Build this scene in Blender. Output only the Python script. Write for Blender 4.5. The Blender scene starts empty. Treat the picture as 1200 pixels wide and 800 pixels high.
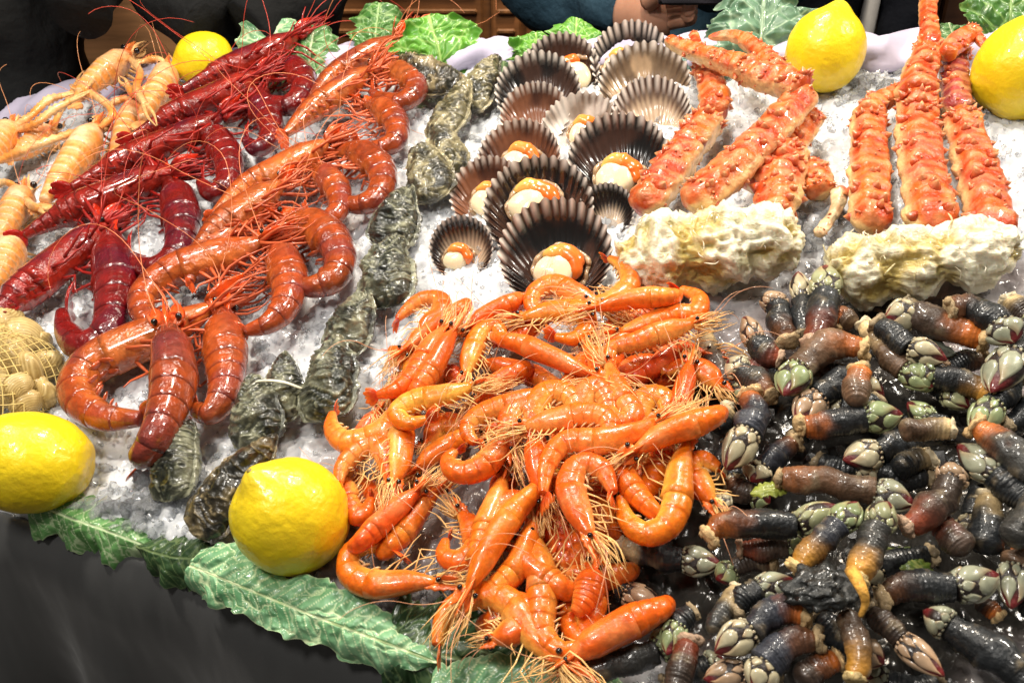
import bpy, math, random
import numpy as np
from mathutils import Vector, Matrix

# ------------------------------------------------------------------ camera, world, lamps, exposure
SC = bpy.context.scene
COL = SC.collection
CAM = np.array([0.0, 0.0, 1.50])
PITCH = math.radians(30)
FPX = 1000.0                                   # focal length in pixels of a 1200 px wide picture
cam_data = bpy.data.cameras.new('camera')
cam_data.lens = 30.0; cam_data.sensor_width = 36.0
cam_data.clip_start = 0.02; cam_data.clip_end = 50
cam_data.dof.use_dof = True; cam_data.dof.focus_distance = 0.60; cam_data.dof.aperture_fstop = 22.0
cam = bpy.data.objects.new('camera', cam_data); COL.objects.link(cam)
cam.location = CAM; cam.rotation_euler = (math.radians(90) - PITCH, 0, 0)
SC.camera = cam

W = bpy.data.worlds.new('World'); SC.world = W; W.use_nodes = True
W.node_tree.nodes['Background'].inputs[0].default_value = (1.0, 0.93, 0.84, 1)
W.node_tree.nodes['Background'].inputs[1].default_value = 0.14

def area_lamp(name, loc, target, power, size, color):
    d = bpy.data.lights.new(name, 'AREA'); d.shape = 'DISK'; d.size = size; d.energy = power; d.color = color
    o = bpy.data.objects.new(name, d); COL.objects.link(o); o.location = loc
    o.rotation_euler = (Vector(target) - Vector(loc)).to_track_quat('-Z', 'Y').to_euler()
    return o
# a row of lamps hanging over the back half of the stall
area_lamp('stall_or_fill_lamp', (-0.58, 0.62, 2.05), (-0.35, 0.52, 1.1), 6.4, 0.10, (1.0, 0.93, 0.82))
area_lamp('stall_or_fill_lamp', (0.02, 0.66, 2.05), (0.05, 0.48, 1.1), 5.2, 0.10, (1.0, 0.93, 0.82))
area_lamp('stall_or_fill_lamp', (0.70, 0.56, 2.00), (0.22, 0.42, 1.1), 6.3, 0.10, (1.0, 0.93, 0.82))
area_lamp('stall_or_fill_lamp', (-0.42, -0.02, 2.2), (-0.1, 0.42, 1.1), 6.6, 0.22, (1.0, 0.95, 0.88))  # not in the row: unseen fill, added to brighten the front of the bed

area_lamp('background_fill', (0.1, 1.05, 2.35), (0.1, 1.62, 1.2), 13, 0.25, (1.0, 0.86, 0.68))  # unseen lamp, added to brighten the wood behind the stall

SC.view_settings.view_transform = 'Standard'; SC.view_settings.look = 'None'
SC.view_settings.exposure = 0.0; SC.view_settings.gamma = 1.0
SC.cycles.max_bounces = 8; SC.cycles.transmission_bounces = 6; SC.cycles.diffuse_bounces = 3; SC.cycles.glossy_bounces = 3

# ------------------------------------------------------------------ geometry of the display bed
RIGHT = np.array([1.0, 0, 0]); FWD = np.array([0, math.cos(PITCH), -math.sin(PITCH)]); UP = np.array([0, math.sin(PITCH), math.cos(PITCH)])
_n = np.array([34.0, 124.5, 119.0]); NL = np.linalg.norm(_n)
HCAM = 70.0 / NL                               # camera height above the ice sheet, metres
BN = (-_n[0] * RIGHT + _n[1] * UP - _n[2] * FWD) / NL     # normal of the sloping ice sheet
BU = RIGHT - RIGHT.dot(BN) * BN; BU /= np.linalg.norm(BU)
BV = np.cross(BN, BU)
BO = CAM - HCAM * BN
def ray(x, y): return (x - 600) / FPX * RIGHT - (y - 400) / FPX * UP + FWD
def P(x, y, h=0.0):
    d = ray(x, y); s = (h - HCAM) / BN.dot(d)
    return CAM + s * d
def ppm(x, y, h=0.0):                          # metres per picture pixel there
    return (h - HCAM) / BN.dot(ray(x, y)) / FPX
def at(x, y, Y):                               # point of that ray at world depth Y
    d = ray(x, y); return CAM + d * (Y / d[1])
def uvh(p): q = np.asarray(p) - BO; return np.stack([q @ BU, q @ BV, q @ BN], -1)
def from_uvh(u, v, h): return BO + np.multiply.outer(u, BU) + np.multiply.outer(v, BV) + np.multiply.outer(h, BN)
def nrm(v): return v / np.maximum(np.linalg.norm(v, axis=-1, keepdims=True), 1e-12)

RNG = np.random.default_rng(7)
def rnd(a, b): return float(RNG.uniform(a, b))

# ------------------------------------------------------------------ noise
def _hash(ix, iy, iz, seed):
    h = (ix.astype(np.int64) * 374761393 + iy.astype(np.int64) * 668265263 + iz.astype(np.int64) * 2147483647 + seed * 974634077) & 0xffffffff
    h = ((h ^ (h >> 13)) * 1274126177) & 0xffffffff
    h = ((h ^ (h >> 16)) * 2246822519) & 0xffffffff
    return ((h ^ (h >> 15)) & 0xffff) / 32767.5 - 1.0
def noise(p, scale=1.0, seed=0, octaves=1):
    p = np.asarray(p, float) * scale; out = np.zeros(p.shape[:-1]); amp = 1.0
    for o in range(octaves):
        i = np.floor(p).astype(int); f = p - i; f = f * f * (3 - 2 * f)
        x, y, z = i[..., 0], i[..., 1], i[..., 2]; fx, fy, fz = f[..., 0], f[..., 1], f[..., 2]
        s = seed + o * 17
        def L(a, b, t): return a + (b - a) * t
        c = L(L(L(_hash(x, y, z, s), _hash(x + 1, y, z, s), fx), L(_hash(x, y + 1, z, s), _hash(x + 1, y + 1, z, s), fx), fy),
              L(L(_hash(x, y, z + 1, s), _hash(x + 1, y, z + 1, s), fx), L(_hash(x, y + 1, z + 1, s), _hash(x + 1, y + 1, z + 1, s), fx), fy), fz)
        out += c * amp; amp *= 0.5; p = p * 2.03
    return out
def cells(uv, scale, seed=0):                  # F1, F2 of a jittered 2-D cell pattern, and a value per cell
    q = np.asarray(uv) * scale; i = np.floor(q).astype(int)
    f1 = np.full(q.shape[:-1], 9.0); f2 = f1.copy(); idv = np.zeros(q.shape[:-1])
    for dx in (-1, 0, 1):
        for dy in (-1, 0, 1):
            cx, cy = i[..., 0] + dx, i[..., 1] + dy; zz = cx * 0
            jx = cx + 0.5 + 0.48 * _hash(cx, cy, zz, seed); jy = cy + 0.5 + 0.48 * _hash(cx, cy, zz, seed + 5)
            d = np.hypot(q[..., 0] - jx, q[..., 1] - jy); v = _hash(cx, cy, zz, seed + 9)
            m = d < f1; f2 = np.where(m, f1, np.minimum(f2, d)); idv = np.where(m, v, idv); f1 = np.where(m, d, f1)
    return f1, f2, idv
def smooth(a, b, x): t = np.clip((x - a) / (b - a), 0, 1); return t * t * (3 - 2 * t)
def mixc(a, b, t): a = np.asarray(a, float); b = np.asarray(b, float); t = np.asarray(t)[..., None]; return a * (1 - t) + b * t

# ------------------------------------------------------------------ mesh building
class MB:
    def __init__(s): s.v = []; s.c = []; s.q = []; s.t = []; s.n = 0
    def add(s, V, F, C):
        V = np.asarray(V, float).reshape(-1, 3); C = np.asarray(C, float); C = np.broadcast_to(C.reshape(-1, 3) if C.ndim > 2 else C, V.shape)
        F = np.asarray(F, int)
        if len(F): (s.q if F.shape[1] == 4 else s.t).append(F + s.n)
        s.v.append(V); s.c.append(C); s.n += len(V)
    def grid(s, V, C=(1, 1, 1), wrap=False, cap0=False, cap1=False):
        n, k = V.shape[:2]; C = np.broadcast_to(np.asarray(C, float), V.shape)
        i = np.arange(n - 1)[:, None]; j = np.arange(k if wrap else k - 1)[None]; j2 = (j + 1) % k
        F = np.stack([i * k + j, i * k + j2, (i + 1) * k + j2, (i + 1) * k + j], -1).reshape(-1, 4)
        b = s.n; s.add(V, F, C)
        for cap, row in ((cap0, 0), (cap1, n - 1)):
            if cap:
                c = V[row].mean(0); jj = np.arange(k); j3 = (jj + 1) % k
                s.add([c], np.zeros((0, 3), int), [C[row].mean(0)])
                s.t.append(np.stack([row * k + b + jj, row * k + b + j3, np.full(k, s.n - 1)], -1)[:, [1, 0, 2] if row == 0 else [0, 1, 2]])
    def tube(s, Pt, r, k=6, C=(1, 1, 1), flat=1.0, ref=None, caps=True):
        Pt = np.asarray(Pt, float); n = len(Pt); r = np.broadcast_to(np.asarray(r, float), (n,))
        T, D, L = frames(Pt, ref); a = np.arange(k) / k * 2 * np.pi
        V = Pt[:, None] + r[:, None, None] * (np.cos(a)[None, :, None] * D[:, None] * flat + np.sin(a)[None, :, None] * L[:, None])
        C = np.asarray(C, float)
        if C.ndim == 2: C = np.broadcast_to(C[:, None], V.shape)
        s.grid(V, C, True, caps, caps)
    def ball(s, c, r, C=(1, 1, 1), nu=10, nv=7, rot=None, fn=None):
        th = np.linspace(0, np.pi, nv)[:, None]; ph = (np.arange(nu) / nu * 2 * np.pi)[None]
        X = np.stack([np.sin(th) * np.cos(ph), np.sin(th) * np.sin(ph), np.cos(th) + 0 * ph], -1)
        if fn is not None: X = fn(X)
        X = X * np.asarray(r, float)
        if rot is not None: X = X @ np.asarray(rot)
        s.grid(X + np.asarray(c), C, True)
    def build(s, name, mat, parent=None, origin=None, smooth_shade=True):
        V = np.concatenate(s.v); C = np.concatenate(s.c)
        o0 = np.zeros(3)
        if parent is not None: o0 = np.array(ORIG[parent.name])
        elif origin is not None: o0 = np.asarray(origin, float)
        V = V - o0
        q = np.concatenate(s.q) if s.q else np.zeros((0, 4), int); t = np.concatenate(s.t) if s.t else np.zeros((0, 3), int)
        me = bpy.data.meshes.new(name); me.vertices.add(len(V)); me.vertices.foreach_set('co', V.ravel())
        nl = q.size + t.size; me.loops.add(nl); me.loops.foreach_set('vertex_index', np.concatenate([q.ravel(), t.ravel()]).astype(np.int32))
        npoly = len(q) + len(t); me.polygons.add(npoly)
        st = np.concatenate([np.arange(len(q)) * 4, q.size + np.arange(len(t)) * 3]).astype(np.int32)
        me.polygons.foreach_set('loop_start', st)
        me.polygons.foreach_set('use_smooth', np.full(npoly, smooth_shade))
        me.update(calc_edges=True)
        ca = me.color_attributes.new('Col', 'FLOAT_COLOR', 'POINT')
        ca.data.foreach_set('color', np.concatenate([C, np.ones((len(C), 1))], 1).ravel())
        me.materials.append(M[mat])
        ob = bpy.data.objects.new(name, me); COL.objects.link(ob)
        if parent is not None: ob.parent = parent
        ob.location = (0, 0, 0) if parent is not None else o0
        ORIG[ob.name] = tuple(o0)
        return ob
ORIG = {}
def thing(name, loc, label=None, cat=None, group=None):
    o = bpy.data.objects.new(name, None); COL.objects.link(o); o.location = loc; o.empty_display_size = 0.01
    ORIG[o.name] = tuple(loc)
    return tag(o, label, cat, group)
def tag(o, label=None, cat=None, group=None, kind=None):
    if label: o['label'] = label
    if cat: o['category'] = cat
    if group: o['group'] = group
    if kind: o['kind'] = kind
    return o
def frames(Pt, ref=None):
    T = nrm(np.gradient(Pt, axis=0))
    if ref is None: ref = BN
    ref = np.broadcast_to(np.asarray(ref, float), Pt.shape)
    D = ref - (ref * T).sum(-1, keepdims=True) * T
    bad = np.linalg.norm(D, axis=-1) < 1e-4
    if bad.any(): D[bad] = np.cross(T[bad], np.array([0.3, 0.9, 0.2]))
    D = nrm(D); return T, D, np.cross(T, D)
def spline(pts, n):
    p = np.asarray(pts, float)
    if len(p) == 2: return p[0] + (p[1] - p[0]) * np.linspace(0, 1, n)[:, None]
    q = np.vstack([2 * p[0] - p[1], p, 2 * p[-1] - p[-2]]); out = []
    u = np.linspace(0, 1, 14, endpoint=False)[:, None]
    for i in range(1, len(q) - 2):
        a, b, c, d = q[i - 1], q[i], q[i + 1], q[i + 2]
        out.append(0.5 * (2 * b + (c - a) * u + (2 * a - 5 * b + 4 * c - d) * u ** 2 + (3 * b - a - 3 * c + d) * u ** 3))
    out = np.vstack(out + [p[-1:]])
    s = np.concatenate([[0], np.cumsum(np.linalg.norm(np.diff(out, axis=0), axis=1))])
    t = np.linspace(0, s[-1], n)
    return np.stack([np.interp(t, s, out[:, k]) for k in range(3)], -1)
def arclen(Q): return float(np.linalg.norm(np.diff(Q, axis=0), axis=1).sum())

# ------------------------------------------------------------------ materials
M = {}
def mat(name, rough=0.3, coat=0.0, sss=0.0, sssr=(0.004, 0.002, 0.001), bump=0.0, bscale=400.0, vary=0.15, vscale=120.0, trans=0.0, ior=1.45,
        spec=0.5, base=None, sheen=0.0, metallic=0.0, bdist=0.0006, brick=None, stretch=None):
    m = bpy.data.materials.new(name); m.use_nodes = True; nt = m.node_tree; N = nt.nodes; K = nt.links
    b = N['Principled BSDF']; tc = N.new('ShaderNodeTexCoord')
    def coord():
        if stretch is None: return tc.outputs['Object']
        mp = N.new('ShaderNodeMapping'); mp.inputs['Scale'].default_value = stretch
        K.new(tc.outputs['Object'], mp.inputs['Vector']); return mp.outputs[0]
    co = coord()
    if base is None:
        a = N.new('ShaderNodeAttribute'); a.attribute_name = 'Col'; csock = a.outputs['Color']
    else:
        rgb = N.new('ShaderNodeRGB'); rgb.outputs[0].default_value = (*base, 1); csock = rgb.outputs[0]
    nz = N.new('ShaderNodeTexNoise'); nz.inputs['Scale'].default_value = vscale; nz.inputs['Detail'].default_value = 5
    K.new(co, nz.inputs['Vector'])
    mr = N.new('ShaderNodeMapRange'); mr.inputs['From Min'].default_value = 0.25; mr.inputs['From Max'].default_value = 0.75
    mr.inputs['To Min'].default_value = 1 - vary; mr.inputs['To Max'].default_value = 1 + vary
    K.new(nz.outputs['Fac'], mr.inputs['Value'])
    mx = N.new('ShaderNodeVectorMath'); mx.operation = 'SCALE'; K.new(csock, mx.inputs[0]); K.new(mr.outputs[0], mx.inputs['Scale'])
    K.new(mx.outputs[0], b.inputs['Base Color'])
    b.inputs['Roughness'].default_value = rough; b.inputs['IOR'].default_value = ior; b.inputs['Specular IOR Level'].default_value = spec
    b.inputs['Coat Weight'].default_value = coat; b.inputs['Coat Roughness'].default_value = 0.06; b.inputs['Metallic'].default_value = metallic
    b.inputs['Transmission Weight'].default_value = trans
    b.inputs['Sheen Weight'].default_value = sheen
    if sss:
        b.inputs['Subsurface Weight'].default_value = sss; b.inputs['Subsurface Radius'].default_value = sssr; b.inputs['Subsurface Scale'].default_value = 1.0
    if bump:
        n2 = N.new('ShaderNodeTexNoise'); n2.inputs['Scale'].default_value = bscale; n2.inputs['Detail'].default_value = 4
        K.new(co, n2.inputs['Vector'])
        bp = N.new('ShaderNodeBump'); bp.inputs['Strength'].default_value = bump; bp.inputs['Distance'].default_value = bdist
        K.new(n2.outputs['Fac'], bp.inputs['Height']); K.new(bp.outputs[0], b.inputs['Normal'])
    M[name] = m; return m
mat('shrimp_shell', 0.30, 0.35, 0.30, (0.004, 0.0016, 0.0006), 0.6, 300, 0.26, 300, bdist=0.0010)
mat('prawn_shell', 0.20, 0.85, 0.10, (0.003, 0.001, 0.0005), 1.0, 150, 0.4, 120, bdist=0.0022)
mat('filament', 0.35, 0.2, vary=0.1)
mat('eye', 0.08, 0.8, base=(0.006, 0.005, 0.005))
mat('langoustine_shell', 0.32, 0.35, 0.10, (0.004, 0.002, 0.001), 0.9, 230, 0.3, 150, bdist=0.0018)
mat('oyster_shell', 0.30, 0.5, bump=0.8, bscale=300, vary=0.5, vscale=220, bdist=0.0014)
mat('scallop_shell', 0.25, 0.5, bump=0.15, bscale=300, vary=0.15)
mat('scallop_flesh', 0.22, 0.5, 0.5, (0.006, 0.004, 0.002), 0.2, 250, 0.08, 120)
mat('crab_shell', 0.34, 0.35, 0.04, (0.003, 0.0012, 0.0006), 0.9, 210, 0.3, 130, bdist=0.0022)
mat('crab_meat', 0.33, 0.4, 0.3, (0.006, 0.004, 0.0025), 0.8, 200, 0.15, 130, bdist=0.0016, stretch=(1.0, 2.2, 2.2))
mat('lemon_peel', 0.34, 0.25, 0.12, (0.004, 0.003, 0.0006), 0.45, 300, 0.06, 60, bdist=0.0012)
mat('leaf', 0.40, 0.2, 0.0, bump=0.25, bscale=300, vary=0.12, vscale=90)
mat('barnacle_skin', 0.42, 0.35, bump=0.8, bscale=420, vary=0.4, vscale=170, bdist=0.0010)
mat('barnacle_plate', 0.28, 0.4, bump=0.3, bscale=320, vary=0.22, vscale=190)
mat('crust', 0.7, 0.1, bump=0.9, bscale=420, vary=0.4, vscale=260, bdist=0.0015)
mat('clam_shell', 0.42, 0.2, bump=0.2, bscale=350, vary=0.15)
mat('net', 0.5, vary=0.05, base=(0.72, 0.55, 0.2))
mat('ice', 0.14, 0.3, 0.45, (0.012, 0.012, 0.013), 0.35, 330, 0.08, 90, ior=1.31, bdist=0.0012)
mat('ice_chip', 0.08, 0.0, 0.0, vary=0.05, trans=0.8, ior=1.31, bump=0.25, bscale=240)
mat('black_cloth', 0.38, vary=0.12, vscale=18, bump=0.1, bscale=900, sheen=0.15)
mat('pale_cloth', 0.75, vary=0.06, vscale=30, bump=0.15, bscale=700)
mat('jacket', 0.85, vary=0.3, vscale=14, bump=0.7, bscale=30, bdist=0.012, spec=0.15)
mat('skin', 0.45, sss=0.2, sssr=(0.006, 0.002, 0.001), vary=0.1, vscale=60)
mat('wood', 0.45, vary=0.35, vscale=9, bump=0.2, bscale=40, stretch=(1.0, 1.0, 9.0))
mat('wood_rail', 0.45, vary=0.35, vscale=9, bump=0.2, bscale=40, stretch=(9.0, 1.0, 1.0))
mat('plain', 0.5, vary=0.1)
mat('black_glass', 0.1, vary=0.0, base=(0.01, 0.01, 0.012))

# ------------------------------------------------------------------ the setting: ice bed, cloths
EDGE_PX = [(-160, 548), (0, 604), (100, 636), (215, 672), (330, 724), (440, 772), (560, 820), (760, 905), (1000, 985), (1360, 985),
           (1330, 40), (1060, 62), (560, 68), (380, 74), (200, 86), (-160, 190)]
POLY = np.array([uvh(P(x, y))[:2] for x, y in EDGE_PX])
def poly_dist(q, poly):                        # distance to the outline, positive inside
    best = np.full(q.shape[:-1], 9.0); ins = np.zeros(q.shape[:-1], bool)
    for i in range(len(poly)):
        a, b = poly[i], poly[(i + 1) % len(poly)]; e = b - a
        t = np.clip(((q - a) @ e) / (e @ e), 0, 1); d = np.linalg.norm(q - a - t[..., None] * e, axis=-1); best = np.minimum(best, d)
        c = ((a[1] > q[..., 1]) != (b[1] > q[..., 1]))
        xi = a[0] + (q[..., 1] - a[1]) / np.where(abs(b[1] - a[1]) < 1e-9, 1e-9, b[1] - a[1]) * e[0]
        ins ^= c & (q[..., 0] < xi)
    return np.where(ins, best, -best)
def bed_px(u, v):                              # picture position of a point of the sheet
    X = from_uvh(u, v, np.zeros_like(u)) - CAM; z = X @ FWD
    return 600 + FPX * (X @ RIGHT) / z, 400 - FPX * (X @ UP) / z
def dark_zone(u, v):                                # how far the ice turns darker and smoother: the front right of the bed
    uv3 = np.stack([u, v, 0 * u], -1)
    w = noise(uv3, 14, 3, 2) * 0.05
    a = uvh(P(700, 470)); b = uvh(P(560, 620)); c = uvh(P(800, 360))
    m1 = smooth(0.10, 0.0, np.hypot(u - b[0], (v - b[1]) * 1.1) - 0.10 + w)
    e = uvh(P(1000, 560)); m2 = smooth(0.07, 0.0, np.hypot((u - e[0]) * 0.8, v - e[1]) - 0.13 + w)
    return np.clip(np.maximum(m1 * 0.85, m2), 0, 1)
def ice_h(u, v):
    p3 = np.stack([u, v, 0 * u], -1)
    h = 0.0045 * noise(p3, 22, 1, 2) + 0.0022 * noise(p3, 90, 2, 2)
    f1, f2, idv = cells(np.stack([u, v], -1), 190, 4)
    f1b, f2b, idb = cells(np.stack([u, v], -1) + 3.3, 330, 8)
    rough = 1 - 0.45 * dark_zone(u, v)
    h = h + rough * (0.0015 * idv + 0.0014 * (0.6 - f1) + 0.0012 * idb + 0.0010 * (0.6 - f1b))
    return h - 0.002
mb = MB()
u0, v0 = POLY.min(0); u1, v1 = POLY.max(0)
step = 0.0021
gu = np.arange(u0, u1, step); gv = np.arange(v0, v1, step)
GU, GV = np.meshgrid(gu, gv, indexing='ij')
dd = poly_dist(np.stack([GU, GV], -1), POLY)
GH = ice_h(GU, GV) - 0.022 * (1 - smooth(0.0, 0.028, dd)) ** 2
zone = dark_zone(GU, GV); e_ = uvh(P(1010, 590)); zone2 = smooth(.05, -.02, np.hypot((GU - e_[0]) * .85, GV - e_[1]) - .125 + .05 * noise(np.stack([GU, GV, 0 * GU], -1), 14, 3, 2))
ci = mixc((0.66, 0.68, 0.71), (0.24, 0.195, 0.19), zone); ci = mixc(ci, (0.035, 0.032, 0.028), zone2)  # ice colour goes darker at the front, darkest around the barnacles
V = from_uvh(GU, GV, GH)
k = V.shape[1]; i = np.arange(V.shape[0] - 1)[:, None]; j = np.arange(k - 1)[None]
F = np.stack([i * k + j, (i + 1) * k + j, (i + 1) * k + j + 1, i * k + j + 1], -1)
keep = (dd[:-1, :-1] > 0) & (dd[1:, :-1] > 0) & (dd[1:, 1:] > 0) & (dd[:-1, 1:] > 0)
F = F[keep]; used = np.unique(F); remap = np.full(V.shape[0] * k, -1); remap[used] = np.arange(len(used))
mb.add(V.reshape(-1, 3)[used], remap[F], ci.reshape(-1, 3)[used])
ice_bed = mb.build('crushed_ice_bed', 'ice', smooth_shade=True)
tag(ice_bed, 'bed of white crushed ice that the seafood lies on', kind='stuff')

# loose chips of ice
ICO_V = []; g = (1 + 5 ** 0.5) / 2
ICO_V = nrm(np.array([(-1, g, 0), (1, g, 0), (-1, -g, 0), (1, -g, 0), (0, -1, g), (0, 1, g), (0, -1, -g), (0, 1, -g), (g, 0, -1), (g, 0, 1), (-g, 0, -1), (-g, 0, 1)], float))
ICO_F = np.array([(0, 11, 5), (0, 5, 1), (0, 1, 7), (0, 7, 10), (0, 10, 11), (1, 5, 9), (5, 11, 4), (11, 10, 2), (10, 7, 6), (7, 1, 8), (3, 9, 4), (3, 4, 2),
                  (3, 2, 6), (3, 6, 8), (3, 8, 9), (4, 9, 5), (2, 4, 11), (6, 2, 10), (8, 6, 7), (9, 8, 1)])
def rand_rot(n):
    q = RNG.normal(size=(n, 4)); q /= np.linalg.norm(q, axis=1)[:, None]; w, x, y, z = q.T
    return np.stack([np.stack([1 - 2 * (y * y + z * z), 2 * (x * y - z * w), 2 * (x * z + y * w)], -1),
                     np.stack([2 * (x * y + z * w), 1 - 2 * (x * x + z * z), 2 * (y * z - x * w)], -1),
                     np.stack([2 * (x * z - y * w), 2 * (y * z + x * w), 1 - 2 * (x * x + y * y)], -1)], -2)
def chips(n, lo, hi, region=None, lift=0.3):
    uu = RNG.uniform(u0, u1, n * 3); vv = RNG.uniform(v0, v1, n * 3)
    if region is not None:
        c = uvh(P(region[0], region[1])); uu = c[0] + RNG.normal(size=n * 3) * region[2]; vv = c[1] + RNG.normal(size=n * 3) * region[3]
    d = poly_dist(np.stack([uu, vv], -1), POLY); m = dark_zone(uu, vv)
    ok = (d > 0.006) & (RNG.random(n * 3) > 0.75 * m); uu, vv, d = uu[ok][:n], vv[ok][:n], d[ok][:n]; n = len(uu)
    s = lo * (hi / lo) ** (RNG.random(n) ** 2.2)
    hh = ice_h(uu, vv) - 0.022 * (1 - smooth(0.0, 0.028, d)) ** 2 + s * lift
    X = ICO_V[None] * RNG.uniform(0.65, 1.15, (n, 12, 1)) * RNG.uniform(0.55, 1.25, (n, 1, 3)) * s[:, None, None]
    X = np.einsum('nij,nkj->nki', rand_rot(n), X) + from_uvh(uu, vv, hh)[:, None]
    return X.reshape(-1, 3), (ICO_F[None] + 12 * np.arange(n)[:, None, None]).reshape(-1, 3), n
mb = MB()
for args in ((9000, 0.0012, 0.0032), (900, 0.0025, 0.0065), (160, 0.0035, 0.009, (180, 590, 0.035, 0.014)), (90, 0.003, 0.008, (60, 300, 0.02, 0.03)),
             (110, 0.003, 0.008, (290, 350, 0.03, 0.03)), (60, 0.004, 0.009, (960, 275, 0.02, 0.015)), (70, 0.004, 0.008, (1010, 95, 0.03, 0.02)),
             (50, 0.003, 0.007, (740, 220, 0.02, 0.02)), (70, 0.004, 0.009, (400, 640, 0.03, 0.02)), (60, 0.003, 0.007, (480, 720, 0.03, 0.008)), (60, 0.004, 0.008, (520, 690, 0.03, 0.012))):
    X, Fc, n = chips(*args)
    t = RNG.uniform(0.92, 1.0, n).repeat(12)[:, None]
    mb.add(X, Fc, np.array([0.93, 0.95, 0.97]) * t)
tag(mb.build('ice_chips', 'ice_chip', smooth_shade=False), 'loose clear chips scattered over the crushed ice', kind='stuff')

# black cloth hanging over the front edge of the stall
fe = [(-330, 490), (-160, 546), (0, 602), (100, 633), (215, 668), (330, 720), (440, 768), (560, 816), (760, 900), (1000, 980), (1360, 1010)]
E = spline([P(x, y, -0.012) for x, y in fe], 420)
sE = np.linspace(0, 1, len(E)); lenE = arclen(E)
T = nrm(np.gradient(E, axis=0)); OUT = nrm(np.cross(T, np.array([0, 0, 1.0])))
if OUT.mean(0) @ FWD > 0: OUT = -OUT
rows = []
DR = np.concatenate([np.linspace(-0.05, 0, 10), np.linspace(0.004, 0.7, 70)])
for d in DR:
    sl = sE * lenE
    wob = (0.0022 if d < .01 else .0007) * noise(np.stack([sl * 40, 0 * sl + d * 14, 0 * sl], -1), 1, 21, 3)
    if d < 0: rows.append(E - OUT * (-d) + BN * (wob - 0.004 + d * 0.1)[:, None])
    else:
        roll = 0.016 * (1 - math.exp(-d / 0.014))
        fold = smooth(0.01, 0.3, np.array(d)) * (0.026 * np.sin(sl * 42 + d * 6 + 1.5 * noise(np.stack([sl * 6, 0 * sl, 0 * sl], -1), 1, 5)) )
        fold = fold + 0.0012 * noise(np.stack([sl * 24 - d * 30, 0 * sl + d * 16, 0 * sl], -1), 1, 9, 2) * smooth(0.0, 0.05, np.array(d))
        rows.append(E + OUT * (roll + fold + wob)[:, None] + np.array([0, 0, -1.0]) * (d * 0.97) )
Vc = np.array(rows).transpose(1, 0, 2)
mb = MB(); mb.grid(Vc, (0.050, 0.051, 0.052)); 
mb.grid((Vc - OUT[:, None] * 0.002 - BN * 0.002)[:, ::-1], (0.050, 0.051, 0.052))
tag(mb.build('stall_cloth', 'black_cloth', origin=E[100]), 'black cloth hanging down over the front edge of the stall', 'cloth')

# tray under the ice (closed slab with the outline of the bed)
mb = MB(); n = len(POLY); cpoly = POLY.mean(0); inner = cpoly + (POLY - cpoly) * 0.985
top = from_uvh(inner[:, 0], inner[:, 1], np.full(n, -0.018)); bot = from_uvh(inner[:, 0], inner[:, 1], np.full(n, -0.10))
mb.grid(np.stack([top, bot]), (0.05, 0.05, 0.05), True, True, True)
tag(mb.build('display_tray', 'plain', origin=bot.mean(0), smooth_shade=False), 'dark tray underneath the bed of ice', 'tray')

# pale lilac cloth rolled along the back edge
mb = MB()
bk = [(-160, 182), (200, 84), (330, 74), (440, 69), (520, 66), (600, 65), (700, 64), (850, 62), (1000, 62), (1150, 60), (1340, 56)]
Bk = spline([P(x, y, 0.003) for x, y in bk], 300)
a = np.arange(20) / 20 * 2 * np.pi; sl = np.linspace(0, arclen(Bk), 300)
_, D, L = frames(Bk, BN)
rr = 0.016 + 0.004 * noise(np.stack([sl[:, None] * 28 + 0 * a, np.cos(a)[None] * 1.2 + 0 * sl[:, None], np.sin(a)[None] * 1.2 + 0 * sl[:, None]], -1), 1, 31, 2)
rr = rr + 0.003 * np.sin(sl[:, None] * 130 + 3 * a + 2 * np.sin(sl[:, None] * 33))
Vr = Bk[:, None] + rr[..., None] * (np.cos(a)[None, :, None] * D[:, None] * 0.85 + np.sin(a)[None, :, None] * L[:, None] * 1.5)
mb.grid(Vr, (0.50, 0.46, 0.60), True, True, True)
tag(mb.build('rolled_cloth', 'pale_cloth', origin=Bk[150]), 'pale lilac white cloth rolled along the back edge of the ice', 'cloth')

# ------------------------------------------------------------------ behind the stall
def box(mb, lo, hi, C, bev=0.004):
    lo = np.array(lo, float); hi = np.array(hi, float); c = (lo + hi) / 2; h = (hi - lo) / 2; b = min(bev, h.min() * 0.6)
    prof = [(-1, 1), (-1, 0), (0, -1)]
    ring = []
    for y, ins in ((-h[1], b), (-h[1] + b, 0), (h[1] - b, 0), (h[1], b)):
        hx, hz = h[0] - ins, h[2] - ins
        pts = [(-hx, y, -hz + b), (-hx + b, y, -hz), (hx - b, y, -hz), (hx, y, -hz + b), (hx, y, hz - b), (hx - b, y, hz), (-hx + b, y, hz), (-hx, y, hz - b)]
        ring.append(pts)
    mb.grid(np.array(ring) + c, C, True, True, True)
YB = 1.62
floor = MB(); floor.grid(np.array([[(-4, -2, 0.0), (-4, 4, 0.0)], [(4, -2, 0.0), (4, 4, 0.0)]], float), (0.10, 0.09, 0.08))
tag(floor.build('floor', 'plain'), 'dark floor behind the stall', kind='structure')
x0 = at(385, 0, YB)[0]; x1 = at(668, 0, YB)[0]; zt = at(600, 0, YB)[2] + 0.35
cab = thing('wooden_cabinet', (0.5 * (x0 + x1), YB, 0), 'brown panelled wooden cabinet behind the kale and oysters', 'cabinet')
wc = (0.21, 0.085, 0.028)
m_ = MB(); box(m_, (x0 - 0.35, YB + 0.03, 0), (x1 + 0.1, YB + 0.4, zt), wc); m_.build('carcass', 'wood', cab, smooth_shade=False)
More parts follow.
